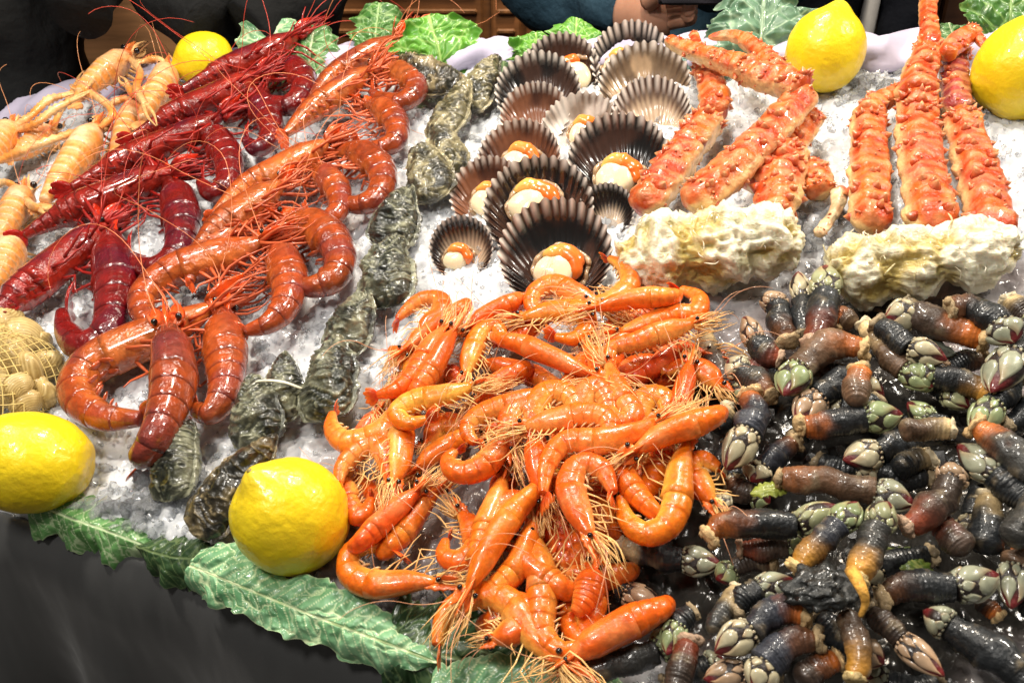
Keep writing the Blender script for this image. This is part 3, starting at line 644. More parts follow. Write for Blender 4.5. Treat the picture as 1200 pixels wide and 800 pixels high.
# goose barnacle: leathery stalk and a head clad in chalky plates
def barnacle(stalk, tip, h, r, seed=0, tone='black', basec='orange', label=None, headw=1.12, cam_side=0.75, crust=True, nohead=False, cut=False):
    rs = np.random.default_rng(5000 + seed); W3 = lift(stalk, h); n = 44; Q = spline(W3, n); L = arclen(Q)
    root = thing('goose_barnacle', W3[0] - BN * r, label, 'goose barnacle', 'goose barnacles heaped at the front corner')
    k = 20; a = np.arange(k) / k * 2 * np.pi; t = np.linspace(0, 1, n); _, D, Lt = frames(Q)
    waist = np.interp(t, [0, .04, .12, .35, .7, 1], [.45, .66, .80, 1.0, 1.04, .92]) if not nohead else np.interp(t, [0, .04, .12, .4, .75, .9, .97, 1], [.5, .72, .88, 1.0, .98, .84, .5, .12])
    Q = Q + (0.22 * r) * np.stack([noise(np.stack([t * 2.2, 0 * t + seed, 0 * t + z_], -1), 1, seed + 60) for z_ in (0, 5, 11)], -1) * np.sin(np.pi * t)[:, None]
    sl = t * L; ph = rs.uniform(0, 6)
    wob = noise(np.stack([sl * 260, 0 * sl, 0 * sl], -1), 1, seed) * .045 + .028 * np.sin(sl * 3300 + ph + 2.0 * noise(np.stack([sl * 180, 0 * sl, 0 * sl], -1), 1, seed + 3)) + 0.10 * noise(np.stack([sl * 90, 0 * sl, 0 * sl], -1), 1, seed + 7)
    R = r * waist * (1 + wob)
    V = Q[:, None] + R[:, None, None] * (np.cos(a)[None, :, None] * D[:, None] + np.sin(a)[None, :, None] * Lt[:, None])
    nz = noise(V, 160, seed, 3); V = V + (nz * r * 0.15)[..., None] * (np.cos(a)[None, :, None] * D[:, None] + np.sin(a)[None, :, None] * Lt[:, None])
    dark = {'black': (0.012, 0.014, 0.016), 'blue': (0.028, 0.031, 0.042), 'brown': (0.050, 0.032, 0.023), 'grey': (0.034, 0.033, 0.030), 'tan': (0.115, 0.066, 0.038)}[tone]
    bc = {'orange': (0.46, 0.12, 0.016), 'yellow': (0.62, 0.29, 0.04), 'brown': (0.16, 0.06, 0.022), 'red': (0.20, 0.038, 0.014), 'cream': (0.55, 0.40, 0.20), 'none': dark}[basec]
    ext = rs.uniform(0.12, 0.32)
    C = mixc(bc, dark, smooth(ext - 0.25, ext + 0.38, t[:, None] + 0.16 * nz)); ringl = 1 + 0.4 * np.clip(wob / 0.06, -0.6, 0.8)
    C = C * ringl[:, None, None]
    C = mixc(C, (0.26, 0.20, 0.12), np.clip((nz - 0.55) * 1.2, 0, 0.5))
    mb = MB(); mb.grid(V, C, True, True, True); mb.build('stalk', 'barnacle_skin', root)
    T0 = nrm(Q[0] - Q[2])
    if crust:
        mb = MB(); cc = np.array({'orange': (0.62, 0.42, 0.20), 'yellow': (0.75, 0.55, 0.24), 'brown': (0.42, 0.30, 0.16), 'red': (0.45, 0.3, 0.2), 'cream': (0.66, 0.55, 0.36), 'none': (0.32, 0.24, 0.14)}[basec])
        def lump(X): return X * (1 + 0.30 * noise(X + seed, 2.3, seed, 3))[..., None]
        A = np.stack([T0, D[0], Lt[0]]); 
        X = None
        mb.ball(Q[0] + T0 * r * 0.02, (r * rs.uniform(.28, .5), r * .80, r * .80), cc, 16, 12, rot=A, fn=lump)
        for _ in range(3): 
            a_ = rs.uniform(0, 6.28); mb.ball(Q[0] + T0 * r * 0.15 + (D[0] * math.cos(a_) + Lt[0] * math.sin(a_)) * r * 0.6, r * rs.uniform(.2, .42), cc * rs.uniform(.5, 1.2), 9, 7, fn=lump)
        mb.build('holdfast', 'crust', root)
    if nohead: return root
    hb, tp = Q[-1], P(tip[0], tip[1], h + (tip[2] if len(tip) > 2 else 0.0)); tp = hb + (tp - hb) * .88; A = tp - hb; HL = np.linalg.norm(A); A = A / HL
    toc = nrm(CAM - hb); cax = toc * cam_side + rs.normal(size=3) * 0.35 + BN * 0.2; cax = nrm(cax - (cax @ A) * A); bx = np.cross(A, cax)
    Wd, Th = r * headw, r * 0.86
    us = [0, .1, .3, .5, .75, .92, 1]; ws = [.72, .86, 1.0, .96, .66, .30, .06]; tsx = [.9, .98, 1.0, .9, .55, .25, .05]
    def surf(u, v, off=0.0):
        w = np.interp(u, us, ws) * Wd; th = np.interp(u, us, tsx) * Th; c, s = np.cos(v), np.sin(v)
        return hb + np.multiply.outer(u * HL, A) + (th * c + off * c)[..., None] * cax + (w * s + off * s)[..., None] * bx
    uu = np.linspace(0, 1, 16); vv = np.arange(20) / 20 * 2 * np.pi; UU, VV = np.meshgrid(uu, vv, indexing='ij')
    mb = MB(); V = surf(UU, VV); redl = smooth(.55, .95, UU) * 0.75
    mb.grid(V, mixc((0.022, 0.014, 0.012), (0.20, 0.012, 0.014), redl), True, True, True); hd = mb.build('head', 'barnacle_skin', root)
    pc = np.array([(0.33, 0.34, 0.19), (0.46, 0.41, 0.27), (0.25, 0.30, 0.15), (0.40, 0.27, 0.17), (0.30, 0.31, 0.22)][rs.integers(0, 5)]); 
    def plate(mb, uc, vc, du, dv, off, C, skew=0.0, nr=5, nk=14):
        rho = np.linspace(0, 1, nr)[:, None]; ps = (np.arange(nk) / nk * 2 * np.pi)[None]
        pr = rho * (1 + 0.0 * ps); x = pr * np.cos(ps); y = pr * np.sin(ps) * (1.0 - 0.75 * smooth(-.35, 1.05, x))   # narrower towards the tip
        u = np.clip(uc + du * x, 0, 1.03); v = vc + dv * y + skew * x
        o = off + r * 0.07 * np.sqrt(np.clip(1 - pr ** 3.5, 0, 1)) + 0 * ps - r * 0.10 * (pr > 0.99)
        cc = mixc(C * 0.55 + np.array([.05, .02, .0]), C, smooth(1.0, 0.72, pr + 0 * ps)); cc = mixc(cc, np.array([.42, .22, .09]), smooth(.0, .95, x + .3 * np.sin(ps * 1)) * .45) * (1 + .10 * np.sin(pr * 26))[..., None]
        mb.grid(surf(u, v, o), cc, True)
    for sd in (0, 1):
        f = (lambda v: v) if sd == 0 else (lambda v: math.pi - v)
        sg = 1 if sd == 0 else -1
        for uc, vc, du, dv, sk in ((.68, .56, .34, .80, .06), (.50, -.62, .42, .80, -.05), (.22, .98, .19, .50, 0), (.19, .12, .16, .40, 0), (.20, -1.25, .18, .40, 0)):
            m2 = MB(); plate(m2, uc + rs.uniform(-.02, .02), f(vc), du, dv * rs.uniform(.88, 1.05), r * .03, pc * rs.uniform(.85, 1.12), sg * sk); m2.build('plate', 'barnacle_plate', hd)
    m2 = MB(); plate(m2, .58, math.pi / 2, .40, .46, r * .05, pc * rs.uniform(.85, 1.1)); m2.build('plate', 'barnacle_plate', hd)
    mb = MB()
    for q in range(15): plate(mb, rs.uniform(.01, .07), q / 15 * 2 * math.pi, .065, .2, r * .05, pc * rs.uniform(.65, 1.05), nr=3, nk=8)
    tag(mb.build('small_plates', 'barnacle_plate', hd), kind='stuff')
    return root

def oyster(p0, p1, wpx, h, seed, label, tone=0, tilt=0.0):
    A, B = P(*p0, h + .014), P(*p1, h - .004); mx_, my_ = (p0[0] + p1[0]) / 2, (p0[1] + p1[1]) / 2
    rs = np.random.default_rng(300 + seed); Ax = B - A; Ln = np.linalg.norm(Ax); Ax /= Ln; A = A + Ax * Ln * .03; Ln *= .90; Wd = wpx * ppm(mx_, my_, h) * 0.56
    Nn = nrm(BN * math.cos(tilt) + np.cross(Ax, BN) * math.sin(tilt)); Sd = np.cross(Ax, Nn); Nn = np.cross(Sd, Ax)
    root = thing('oyster', (A + B) / 2 - Nn * Wd * .4, label, 'oyster', 'closed oysters lined up on the ice')
    n, k = 110, 64; u = np.linspace(0, 1, n); a = np.arange(k) / k * 2 * np.pi
    cols = [((0.020, 0.023, 0.014), (0.27, 0.27, 0.18)), ((0.05, 0.045, 0.020), (0.38, 0.33, 0.19)), ((0.025, 0.019, 0.009), (0.27, 0.21, 0.11))][tone]
    for which, sgn in (('upper_shell', 1), ('lower_shell', -1)):
        ext = rs.uniform(0.0, .07)
        w = np.interp(u, [0, .04, .15, .4, .65, .85, .96, 1], [.04, .22, .46, .82, 1, .95, .66, .12]) * Wd * (1.12 if sgn < 0 else .94)
        hgt = np.interp(u, [0, .06, .3, .6, .9, 1], [.05, .24, .62, .72, .40, .04]) * Wd * (1.05 if sgn > 0 else .8)
        c, s = np.cos(a), np.sin(a)
        X = np.stack([np.broadcast_to(u[:, None] * Ln, (n, k)), w[:, None] * s[None] + 0.10 * Wd * np.sin(u * 4 + seed)[:, None], np.where(c > 0, c, 0.10 * c)[None] * hgt[:, None] * sgn], -1)
        # growth layers: concentric frills around the hinge, and lumps
        rad = np.hypot(X[..., 0] - 0.12 * Ln, X[..., 1] * 1.35) / Ln
        wv = rad * 11 + 2.2 * noise(X + seed, 60, seed, 2); lay = (wv % 1.0); frill = (lay ** 2.2 - .3)
        big = noise(X + seed, 60, seed + 2, 3); fine = noise(X + seed, 300, seed + 4, 2)
        dsp = Wd * (0.11 * frill * (.5 + .8 * np.clip(big + .4, 0, 1)) + 0.17 * big + 0.045 * fine + .05 * np.sin(np.arctan2(X[..., 1], X[..., 0] + .01) * 14 + 4 * big)) * smooth(0, .06, u)[:, None]
        nd = np.stack([0 * X[..., 0], np.broadcast_to(s[None] * .55, (n, k)), np.broadcast_to(np.where(c > 0, c, .15 * c)[None] * sgn, (n, k))], -1); X = X + dsp[..., None] * nd
        V = A + X[..., 0:1] * Ax + X[..., 1:2] * Sd + X[..., 2:3] * Nn
        stripe = np.clip(0.25 + 0.55 * noise(np.stack([wv * .9, np.arctan2(X[..., 1], X[..., 0] + .02) * 3, 0 * wv], -1), 1, seed + 6, 2) + 0.7 * (lay > .84) + 0.35 * big + .35 * smooth(.72, 1, np.abs(s))[None] * (sgn < 0), 0, 1)
        C = mixc(cols[0], cols[1], stripe); C = mixc(C, (0.012, 0.013, 0.011), smooth(.0, .4, noise(X + seed, 70, seed + 8, 3)) * .8)
        mb = MB(); mb.grid(V, C, True, True, True); mb.build(which, 'oyster_shell', root)
    return root

def scallop(cx, cy, wpx, hgt_px, h, seed, label, dark=0.75, cream=0.35, rimw=0.06, tone='black', muscle=(0, 0), roe=True, yaw=0.0, raise_=18.0, show=True):
    rs = np.random.default_rng(700 + seed); c0 = P(cx, cy, h); m = ppm(cx, cy, h); R = wpx * m / 2
    up = math.radians(raise_)
    ax = BU * math.cos(yaw) + BV * math.sin(yaw); ay0 = np.cross(BN, ax); ay = ay0 * math.cos(up) + BN * math.sin(up); az = np.cross(ax, ay)
    root = thing('scallop', c0 - az * R * .3, label, 'scallop', 'open scallops on the half shell')
    NR = 29; per = 8; k = NR * per + 1; al = np.linspace(-2.75, 2.75, k); nr = 22; rr = np.linspace(0.03, 1, nr)
    alw = al + .05 * noise(np.stack([al * 2.5, 0 * al + seed, 0 * al], -1), 1, seed, 2); rib = np.cos((alw + 2.75) / 5.5 * NR * 2 * np.pi)                 # +1 on rib, -1 in furrow
    ox, oy = R * np.sin(al), R * np.cos(al); hx, hy = 0.0, -R * 1.0
    out = 1 + 0.020 * rib
    px = hx + (ox * out - hx) * rr[:, None]; py = hy + (oy * out - hy) * rr[:, None]
    rho = np.clip(np.hypot(px, py) / R, 0, 1); dep = R * 0.40 * (1 - rho ** 2.7)
    rh = R * 0.006 * rib[None] * smooth(0.05, .5, rr)[:, None] + R * .028 * smooth(.66, 1, rho) * rib[None]
    nzv = noise(np.stack([px, py, 0 * px], -1) + seed, 90, seed, 2)
    z = -dep + rh + R * 0.012 * nzv
    inner = np.stack([px, py, z], -1); outer = np.stack([px, py, z - R * 0.035 - R * .01 * (1 - rr[:, None])], -1)
    tones = {'black': ((0.008, 0.007, 0.007), (0.050, 0.022, 0.014)), 'brown': ((0.045, 0.016, 0.010), (0.20, 0.075, 0.035)), 'tan': ((0.12, 0.075, 0.045), (0.40, 0.27, 0.16)), 'white': ((0.28, 0.21, 0.16), (0.72, 0.68, 0.62))}[tone]
    rim = smooth(1 - rimw * 2.2, 1 - rimw * .3, rr)[:, None] * np.clip(.5 + .5 * rib, 0, 1)[None]
    C = mixc(tones[0], tones[1], np.clip(.30 * rib[None] * smooth(.6, 1, rho) + .25 * nzv + .05, 0, 1))
    inn = smooth(cream + .38, cream + .08, rr[:, None] + .06 * nzv + .05 * rib[None] + .10 * np.abs(al)[None] / 2.75)
    C = mixc(C, np.array(tones[1]) * 1.6, smooth(.1, .5, noise(np.stack([px, py, 0 * px], -1) + seed, 45, seed + 9, 2)) * .5); C = mixc(C, np.array((0.58, 0.42, 0.28)), inn * .9); C = mixc(C, np.array((0.95, 0.84, 0.74)), rim)
    tw = lambda X: c0 + X[..., 0:1] * ax + X[..., 1:2] * ay + X[..., 2:3] * az
    mb = MB(); mb.grid(tw(inner), C)
    oc = mixc((0.10, 0.05, 0.03), (0.30, 0.18, 0.11), np.clip(.5 + .5 * rib[None] + .3 * nzv, 0, 1)); mb.grid(tw(outer)[:, ::-1], oc[:, ::-1])
    mb.grid(tw(np.stack([inner[-1], outer[-1]])), np.stack([C[-1], oc[-1]]))
    for e in (0, -1): mb.grid(tw(np.stack([inner[:, e], outer[:, e]])), oc[:, e][None].repeat(2, 0))
    mb.build('shell', 'scallop_shell', root)
    for sgn in (-1, 1):                                             # the two ears by the hinge
        mb = MB(); e0 = np.array([[0, -1.02], [.42, -1.0], [.46, -.80], [.12, -.78]]) * np.array([sgn, 1]) * R
        tp = np.concatenate([e0, np.full((4, 1), -R * .10)], 1); bt = tp - np.array([0, 0, R * .05]); mb.grid(tw(np.stack([tp, bt])), tones[1], True, True, True); mb.build('ear', 'scallop_shell', root, smooth_shade=False)
    if show:
        mr = R * rs.uniform(.34, .43); mx, my = muscle[0] * R, muscle[1] * R
        def fz(X): 
            Y = X.copy(); Y[..., 2] = np.sign(X[..., 2]) * np.abs(X[..., 2]) ** .7; return Y * (1 + .07 * noise(X + seed, 1.6, seed, 2))[..., None]
        mb = MB(); mb.ball(tw(np.array([mx, my, -R * .16])), (mr, mr * rs.uniform(.82, .98), mr * .55), (0.86, 0.70, 0.46), 28, 20, rot=np.stack([ax, ay, az]), fn=fz); mb.build('muscle', 'scallop_flesh', root)
        if roe:
            th = np.linspace(-.5, 2.1, 24) if muscle[0] <= 0.1 else np.linspace(1.1, 3.6, 24)
            q = np.stack([mx + mr * 1.05 * np.cos(th), my + mr * 1.0 * np.sin(th), -R * .10 + 0 * th], -1)
            rad = mr * np.interp(np.linspace(0, 1, 24), [0, .15, .5, .8, 1], [.12, .38, .48, .40, .10]) * (1 + .16 * noise(np.stack([th * 3, 0 * th + seed, 0 * th], -1), 1, seed, 2)); cr = mixc((0.82, 0.17, 0.02), (0.86, 0.50, 0.12), smooth(.35, .95, np.linspace(0, 1, 24)) * rs.uniform(.3, 1))
            q = q + np.stack([.07 * mr * noise(np.stack([th * 2, 0 * th + seed, 0 * th + z_], -1), 1, seed + 5, 2) for z_ in (0, 4, 9)], -1); mb = MB(); mb.tube(tw(q), rad, 14, cr, ref=az, flat=.8); mb.build('roe', 'scallop_flesh', root)
        th = np.linspace(0, 2 * np.pi, 60); rf = mr * (1.30 + .05 * np.sin(th * 5 + seed) + .03 * np.sin(th * 9))
        q = np.stack([mx + .1 * R + rf * np.cos(th), my + .06 * R + rf * .9 * np.sin(th), -R * .24 + .03 * R * np.sin(th * 13)], -1)
        mb = MB(); mb.tube(tw(q), mr * .13 * (1 + .2 * np.sin(th * 6)), 8, (0.42, 0.27, 0.15), ref=az, flat=.6); mb.build('mantle', 'scallop_flesh', root)
    return root

def lemon(cx, cy, rpx, axis, h, seed, label, elong=1.12):
    """axis: direction of the pointed end in the frame (right, up, towards the camera)"""
    c = P(cx, cy, h); r = rpx * ppm(cx, cy, h); ax = nrm(axis[0] * RIGHT + axis[1] * UP - axis[2] * FWD); b = nrm(np.cross(ax, np.array([.3, .2, .9]))); d = np.cross(ax, b)
    n, k = 90, 96; th = np.linspace(0, np.pi, n); a = np.arange(k) / k * 2 * np.pi
    x = np.cos(th) * elong; rad = np.sin(th) ** .95
    nip = np.exp(-((th) / .30) ** 2); x = x + .20 * nip; rad = rad + .05 * np.exp(-((th - .36) / .12) ** 2) * np.sin(th) * -.6
    x = x - .05 * np.exp(-((np.pi - th) / .22) ** 2) * -1.2 ; rad = rad - .02 * np.exp(-((np.pi - th - .3) / .12) ** 2)
    X = np.stack([np.broadcast_to(x[:, None], (n, k)), rad[:, None] * np.cos(a), rad[:, None] * np.sin(a)], -1)
    X = X * (1 + .022 * noise(X + seed, 1.7, seed, 2) - .010 * np.clip(noise(X + seed, 11, seed, 2), -.2, 1))[..., None]
    V = c + r * (X[..., 0:1] * ax + X[..., 1:2] * b + X[..., 2:3] * d)
    C = mixc((0.88, 0.68, 0.014), (0.86, 0.59, 0.010), np.clip(.5 + .5 * noise(X, 1.5, seed + 3, 2), 0, 1)); C = mixc(C, (0.55, 0.50, 0.06), nip[:, None] * .35 * np.ones((1, k)))
    mb = MB(); mb.grid(V, C, True, True, True)
    root = thing('lemon', c - BN * r, label, 'lemon', 'whole lemons around the seafood'); mb.build('peel', 'lemon_peel', root)
    e = c + ax * r * (elong + .185)
    mb = MB(); mb.ball(e, (r * .055, r * .05, r * .045), (0.30, 0.22, 0.05), 10, 7); mb.build('tip', 'lemon_peel', root)
    return root

def leaf(mid, wid, lat, seed, label, c=((0.05, 0.13, 0.03), (0.10, 0.24, 0.06), (0.45, 0.55, 0.28)), name='kale_leaf', cat='leaf', group='green kale leaves around the ice', arch=0.15, ruffle=0.18, cell=16, sharp=0.0, base=0.25, thick=0.0007, n=110, k=84, blister=0.05, tipw=0.06):
    """mid: world points of the midrib from stem to tip; wid: half width in metres; lat: sideways direction."""
    rs = np.random.default_rng(900 + seed); Q = spline(np.array(mid), n); L = arclen(Q); T = nrm(np.gradient(Q, axis=0)); lat = np.asarray(lat, float); S = nrm(lat - (T @ lat)[:, None] * T); Nn = np.cross(T, S)
    if (Nn @ (CAM - Q.mean(0))).mean() < 0: Nn = -Nn
    u = np.linspace(0, 1, n); w = np.linspace(-1, 1, k)
    wp = np.interp(u, [0, .06, .25, .55, .8, .95, 1], [base, base + .25, .85, 1.0, .82 + tipw * .3, .42 + tipw * .45, tipw]) * wid
    edge = 1 + .20 * noise(np.stack([u * 13, 0 * u, 0 * u], -1), 1, seed, 3) ; edge2 = 1 + .20 * noise(np.stack([u * 13, 0 * u + 5, 0 * u], -1), 1, seed + 1, 3)
    UU, WW = np.meshgrid(u, w, indexing='ij'); ew = np.where(WW < 0, edge[:, None], edge2[:, None])
    X = WW * wp[:, None] * ew; yv = UU * L
    asp = L / wid; q2 = np.stack([yv / wid * 1.0, X / wid], -1)
    sk = np.stack([q2[..., 0] - .45 * np.abs(q2[..., 1]), q2[..., 1]], -1)
    f1, f2, idv = cells(sk + .26 * np.stack([noise(np.stack([q2[..., 0], q2[..., 1], 0 * yv], -1), 2.6, seed, 2), noise(np.stack([q2[..., 1], q2[..., 0], 0 * yv], -1), 2.6, seed + 2, 2)], -1), cell / 4.0, seed)
    f1b, f2b, _ = cells(sk, cell / 1.9, seed + 4)
    v1 = smooth(.11, .03, f2 - f1) * (.6 + .4 * noise(np.stack([q2[..., 0], q2[..., 1], 0 * yv], -1), 2.2, seed + 30)); v2 = smooth(.13, .02, f2b - f1b) * .10
    midv = smooth(.055, .015, np.abs(X) / wid); s_ = (q2[..., 0] - .75 * np.abs(q2[..., 1])) * asp * .0 + (q2[..., 0] - .75 * np.abs(q2[..., 1])) * 2.6
    sidev = smooth(.07, .02, np.abs((s_ % 1.0) - .5)) * smooth(1.0, .7, np.abs(WW)) * .9
    vein = np.clip(np.maximum.reduce([v1 * .9, v2, midv, sidev * .95]), 0, 1)
    hh = blister * wid * (np.clip(f2 - f1, 0, .6) * 1.6) * (1 - midv) + .012 * wid * np.clip(f2b - f1b, 0, .5)
    hh = hh - arch * wid * WW ** 2 + ruffle * wid * np.abs(WW) ** 2.5 * (np.sin(UU * 15 + 2.5 * np.sin(UU * 5 + seed) + np.where(WW > 0, 1.7, 0)) + .4 * np.sin(UU * 37 + seed + WW * 3)) + .05 * wid * noise(np.stack([UU * 4, WW * 2, 0 * UU], -1), 1, seed + 8, 2)
    V = Q[:, None] + X[..., None] * S[:, None] + hh[..., None] * Nn[:, None]
    C = mixc(c[0], c[1], np.clip(.5 + .25 * idv + .5 * noise(np.stack([UU * 5, WW * 3, 0 * UU], -1), 1, seed + 5, 3), 0, 1)); C = mixc(C, c[2], vein)
    C = mixc(C, np.array(c[2]) * .9, smooth(.955, 1.0, np.abs(WW)) * .6)
    mb = MB(); mb.grid(V, C); back = V - Nn[:, None] * thick - Nn[:, None] * (midv * wid * .05)[..., None]; mb.grid(back[:, ::-1], C[:, ::-1] * .9)
    for A_, B_, Cc in ((V[:, 0], back[:, 0], C[:, 0]), (V[:, -1], back[:, -1], C[:, -1]), (V[0], back[0], C[0]), (V[-1], back[-1], C[-1])): mb.grid(np.stack([A_, B_]), np.stack([Cc, Cc]))
    root = thing(name, Q[0], label, cat, group); mb.build('blade', 'leaf', root)
    rb = MB(); rb.tube(Q[: int(n * .9)] - Nn[: int(n * .9)] * thick * 2 - S[: int(n * .9)] * 0, np.linspace(wid * .06, wid * .012, int(n * .9)), 8, np.array(c[2]) * .85); rb.build('midrib', 'leaf', root)
    return root

# ------------------------------------------------------------------ lemons
lemon(341, 604, 67, (-.42, .72, .55), .030, 1, 'large lemon at the front beside the orange shrimps and oysters', 1.04)
lemon(34, 541, 59, (-.97, .12, .2), .028, 2, 'lemon lying on its side below the net of clams', 1.22)
lemon(967, 60, 45, (.22, .92, .32), .028, 3, 'upright lemon with its tip up between the two crab clusters', 1.06)
lemon(1204, 80, 57, (.55, .6, .3), .030, 4, 'lemon cut by the picture edge beside the crab legs', 1.08)
lemon(240, 70, 31, (-.88, -.38, .2), .030, 5, 'small distant lemon between langoustines and dark red prawns', 1.12)

# ------------------------------------------------------------------ dark red prawns, in pairs with their heads together
G = 'dark red prawns laid in pairs'
def carab(pts, h, r, seed, label, **k): return crustacean('red_prawn', 'carab', pts, h, r, seed, label=label, cat='prawn', group=G, big=True, **k)
UL = (-.45, -.9)
carab([(128, 262), (100, 284), (62, 314), (25, 345), (-18, 384)], .022, .0175, 1, 'dark red prawn stretched out above the net of clams', dors=UL, roll=-8, rostrum=.14, nant=4, head=.62)
carab([(127, 268), (131, 300), (134, 345), (126, 388), (100, 404), (80, 388), (74, 366)], .020, .0185, 2, 'dark red prawn curled right above the front orange prawns', dors=None, roll=28, nant=4, head=.40)
carab([(208, 200), (172, 212), (118, 234), (70, 254), (28, 276)], .026, .0170, 3, 'dark red prawn stretched out below the striped langoustine tail', dors=UL, roll=-8, rostrum=.16, nant=4, head=.62)
carab([(196, 212), (207, 232), (212, 262), (208, 296), (186, 314), (160, 310), (150, 300)], .020, .0175, 4, 'curled dark red prawn with its head under the second red pair', roll=25, nant=4, head=.40)
carab([(262, 134), (222, 156), (172, 178), (128, 198), (84, 220)], .030, .0165, 5, 'dark red prawn stretched out beside the pale langoustine body, third pair', dors=UL, roll=-8, rostrum=.16, nant=4, head=.62)
carab([(240, 150), (255, 168), (266, 192), (266, 215), (250, 226), (236, 214)], .020, .0165, 6, 'dark red prawn curled between the third red pair and orange prawns', roll=25, nant=4, head=.42)
carab([(306, 86), (270, 105), (230, 124), (192, 142), (156, 162)], .034, .0160, 7, 'dark red prawn stretched out in the fourth pair from the front', dors=UL, roll=-8, rostrum=.16, nant=4, head=.62)
carab([(288, 104), (302, 120), (314, 142), (316, 162), (302, 174), (288, 164)], .022, .0160, 8, 'dark red prawn curled below the round red one at the back', roll=25, nant=4, head=.42)
carab([(350, 40), (318, 58), (282, 74), (248, 90), (214, 106)], .038, .0160, 9, 'rearmost dark red prawn stretched out beside the small lemon', dors=UL, roll=-8, rostrum=.18, nant=4, head=.62)
carab([(312, 84), (330, 76), (350, 86), (354, 108), (338, 124), (316, 120), (310, 106)], .024, .0150, 10, 'rearmost dark red prawn curled into a ring by the kale', roll=20, nant=2, head=.40)

# ------------------------------------------------------------------ orange prawns, in pairs
G2 = 'orange brown prawns laid in pairs'
def prawn(pts, h, r, seed, label, **k): return crustacean('orange_prawn', 'prawn', pts, h, r, seed, label=label, cat='prawn', group=G2, big=True, **k)
prawn([(466, 43), (440, 58), (408, 78), (382, 100), (362, 124)], .026, .0145, 21, 'rearmost orange prawn stretched out towards the kale leaf', dors=UL, roll=-6, head=.55, nant=2)
prawn([(440, 88), (462, 84), (480, 92), (486, 108), (470, 120), (448, 116), (436, 108)], .022, .0140, 22, 'rearmost orange prawn curled beside the oyster under the kale', roll=20)
prawn([(437, 80), (412, 96), (384, 116), (356, 138), (334, 158)], .030, .0145, 23, 'orange prawn stretched out in the second pair from the back', dors=UL, roll=-6, head=.55)
prawn([(428, 122), (446, 128), (462, 146), (462, 166), (442, 174), (420, 170)], .020, .0145, 24, 'curled orange prawn of the second pair from the back', roll=22)
prawn([(385, 166), (356, 184), (322, 204), (288, 222), (252, 252)], .030, .0150, 25, 'orange prawn with a dark back in the third pair from the back', dors=UL, roll=-4, head=.55)
prawn([(392, 180), (414, 178), (436, 190), (447, 212), (438, 234), (414, 240), (398, 230)], .020, .0150, 26, 'orange prawn curled into an open ring halfway along the oysters', roll=20)
prawn([(332, 214), (304, 234), (276, 254), (248, 278), (224, 304)], .032, .0150, 27, 'orange prawn stretched out in the fourth pair from the back', dors=UL, roll=-4, head=.55)
prawn([(366, 196), (380, 206), (394, 226), (396, 246), (380, 258), (360, 252)], .022, .0130, 28, 'small curled orange prawn in front of the open ring one', roll=24)
prawn([(300, 254), (276, 268), (250, 288), (230, 312), (222, 330)], .026, .0145, 29, 'orange prawn stretched out next to the curled dark red tail', dors=UL, roll=-4, head=.55)
prawn([(334, 256), (356, 262), (380, 276), (396, 302), (390, 326), (364, 336), (344, 326)], .020, .0165, 30, 'large orange prawn curled into a hook above the front oysters', roll=22)
prawn([(310, 282), (280, 294), (240, 306), (200, 322), (172, 346), (172, 372), (194, 382)], .028, .0155, 31, 'orange prawn bent like a long hook above the front trio', roll=20, head=.42)
prawn([(318, 288), (330, 304), (337, 330), (334, 358), (316, 378), (288, 388)], .022, .0155, 32, 'orange prawn curled with its tail flat on the ice', roll=25)
prawn([(250, 358), (214, 378), (150, 406), (104, 432), (94, 462), (122, 486), (168, 490)], .020, .0175, 33, 'orange prawn folded in a wide hook beside the clam net', roll=-8)
prawn([(262, 362), (262, 396), (264, 430), (262, 462), (246, 484), (228, 478)], .018, .0165, 34, 'orange prawn behind the upright front one, touching the oysters', roll=40)
prawn([(197, 380), (202, 412), (204, 446), (196, 482), (184, 512), (170, 534, -.006), (164, 540, -.020)], .036, .0170, 35, 'front orange prawn lying belly down over the trio', dors=(1, .1), roll=76, rostrum=.16)

# ------------------------------------------------------------------ langoustines
G3 = 'pale langoustines heaped in the back corner'
def lang(pts, h, r, seed, label, **k): return crustacean('langoustine', 'lang', pts, h, r, seed, label=label, cat='langoustine', group=G3, big=True, roll=k.pop('roll', 66), rostrum=.14, nant=2, antlen=1.0, **k)
lang([(116, 148), (104, 164), (88, 188), (70, 212), (52, 236)], .030, .0175, 41, 'langoustine with striped tail beside the dark red prawns', dors=(.7, .4), claws=[[(112, 150, .004), (80, 158, .006), (40, 172, .008), (-4, 190, .004)], [(118, 150, .004), (132, 134, .01), (120, 118, .014), (96, 106, .014)]])
lang([(198, 78), (194, 92), (186, 108), (176, 124), (166, 140)], .034, .0160, 42, 'langoustine in front of the small lemon', dors=(.7, .4), claws=[[(196, 82, .0), (176, 100, .008), (160, 112, .008), (148, 100, .008)], [(200, 82, .0), (186, 70, .008), (168, 72, .01)]])
lang([(152, 62), (136, 76), (118, 90), (102, 104), (90, 118)], .040, .0165, 43, 'topmost langoustine of the heap, against the wooden board', dors=(.6, .6), claws=[[(150, 66, .0), (164, 84, .006), (160, 104, .01), (170, 124, .01)], [(146, 62, .0), (124, 78, .004), (106, 96, .006)]])
lang([(166, 118), (158, 132), (150, 150), (142, 170), (132, 192)], .024, .0150, 44, 'pinkish langoustine pressed between striped tail and dark prawns', dors=(.7, .4), claws=[[(160, 120, .008), (146, 116, .012), (130, 122, .012)]])
lang([(16, 146), (8, 158), (-6, 176), (-22, 196)], .036, .0160, 45, 'langoustine facing the person in black at the picture edge', dors=(.7, .4), claws=[[(16, 150, .004), (36, 136, .008), (56, 118, .01), (74, 112, .008)], [(20, 154, .0), (40, 146, .008), (62, 130, .01), (84, 118, .012)]])
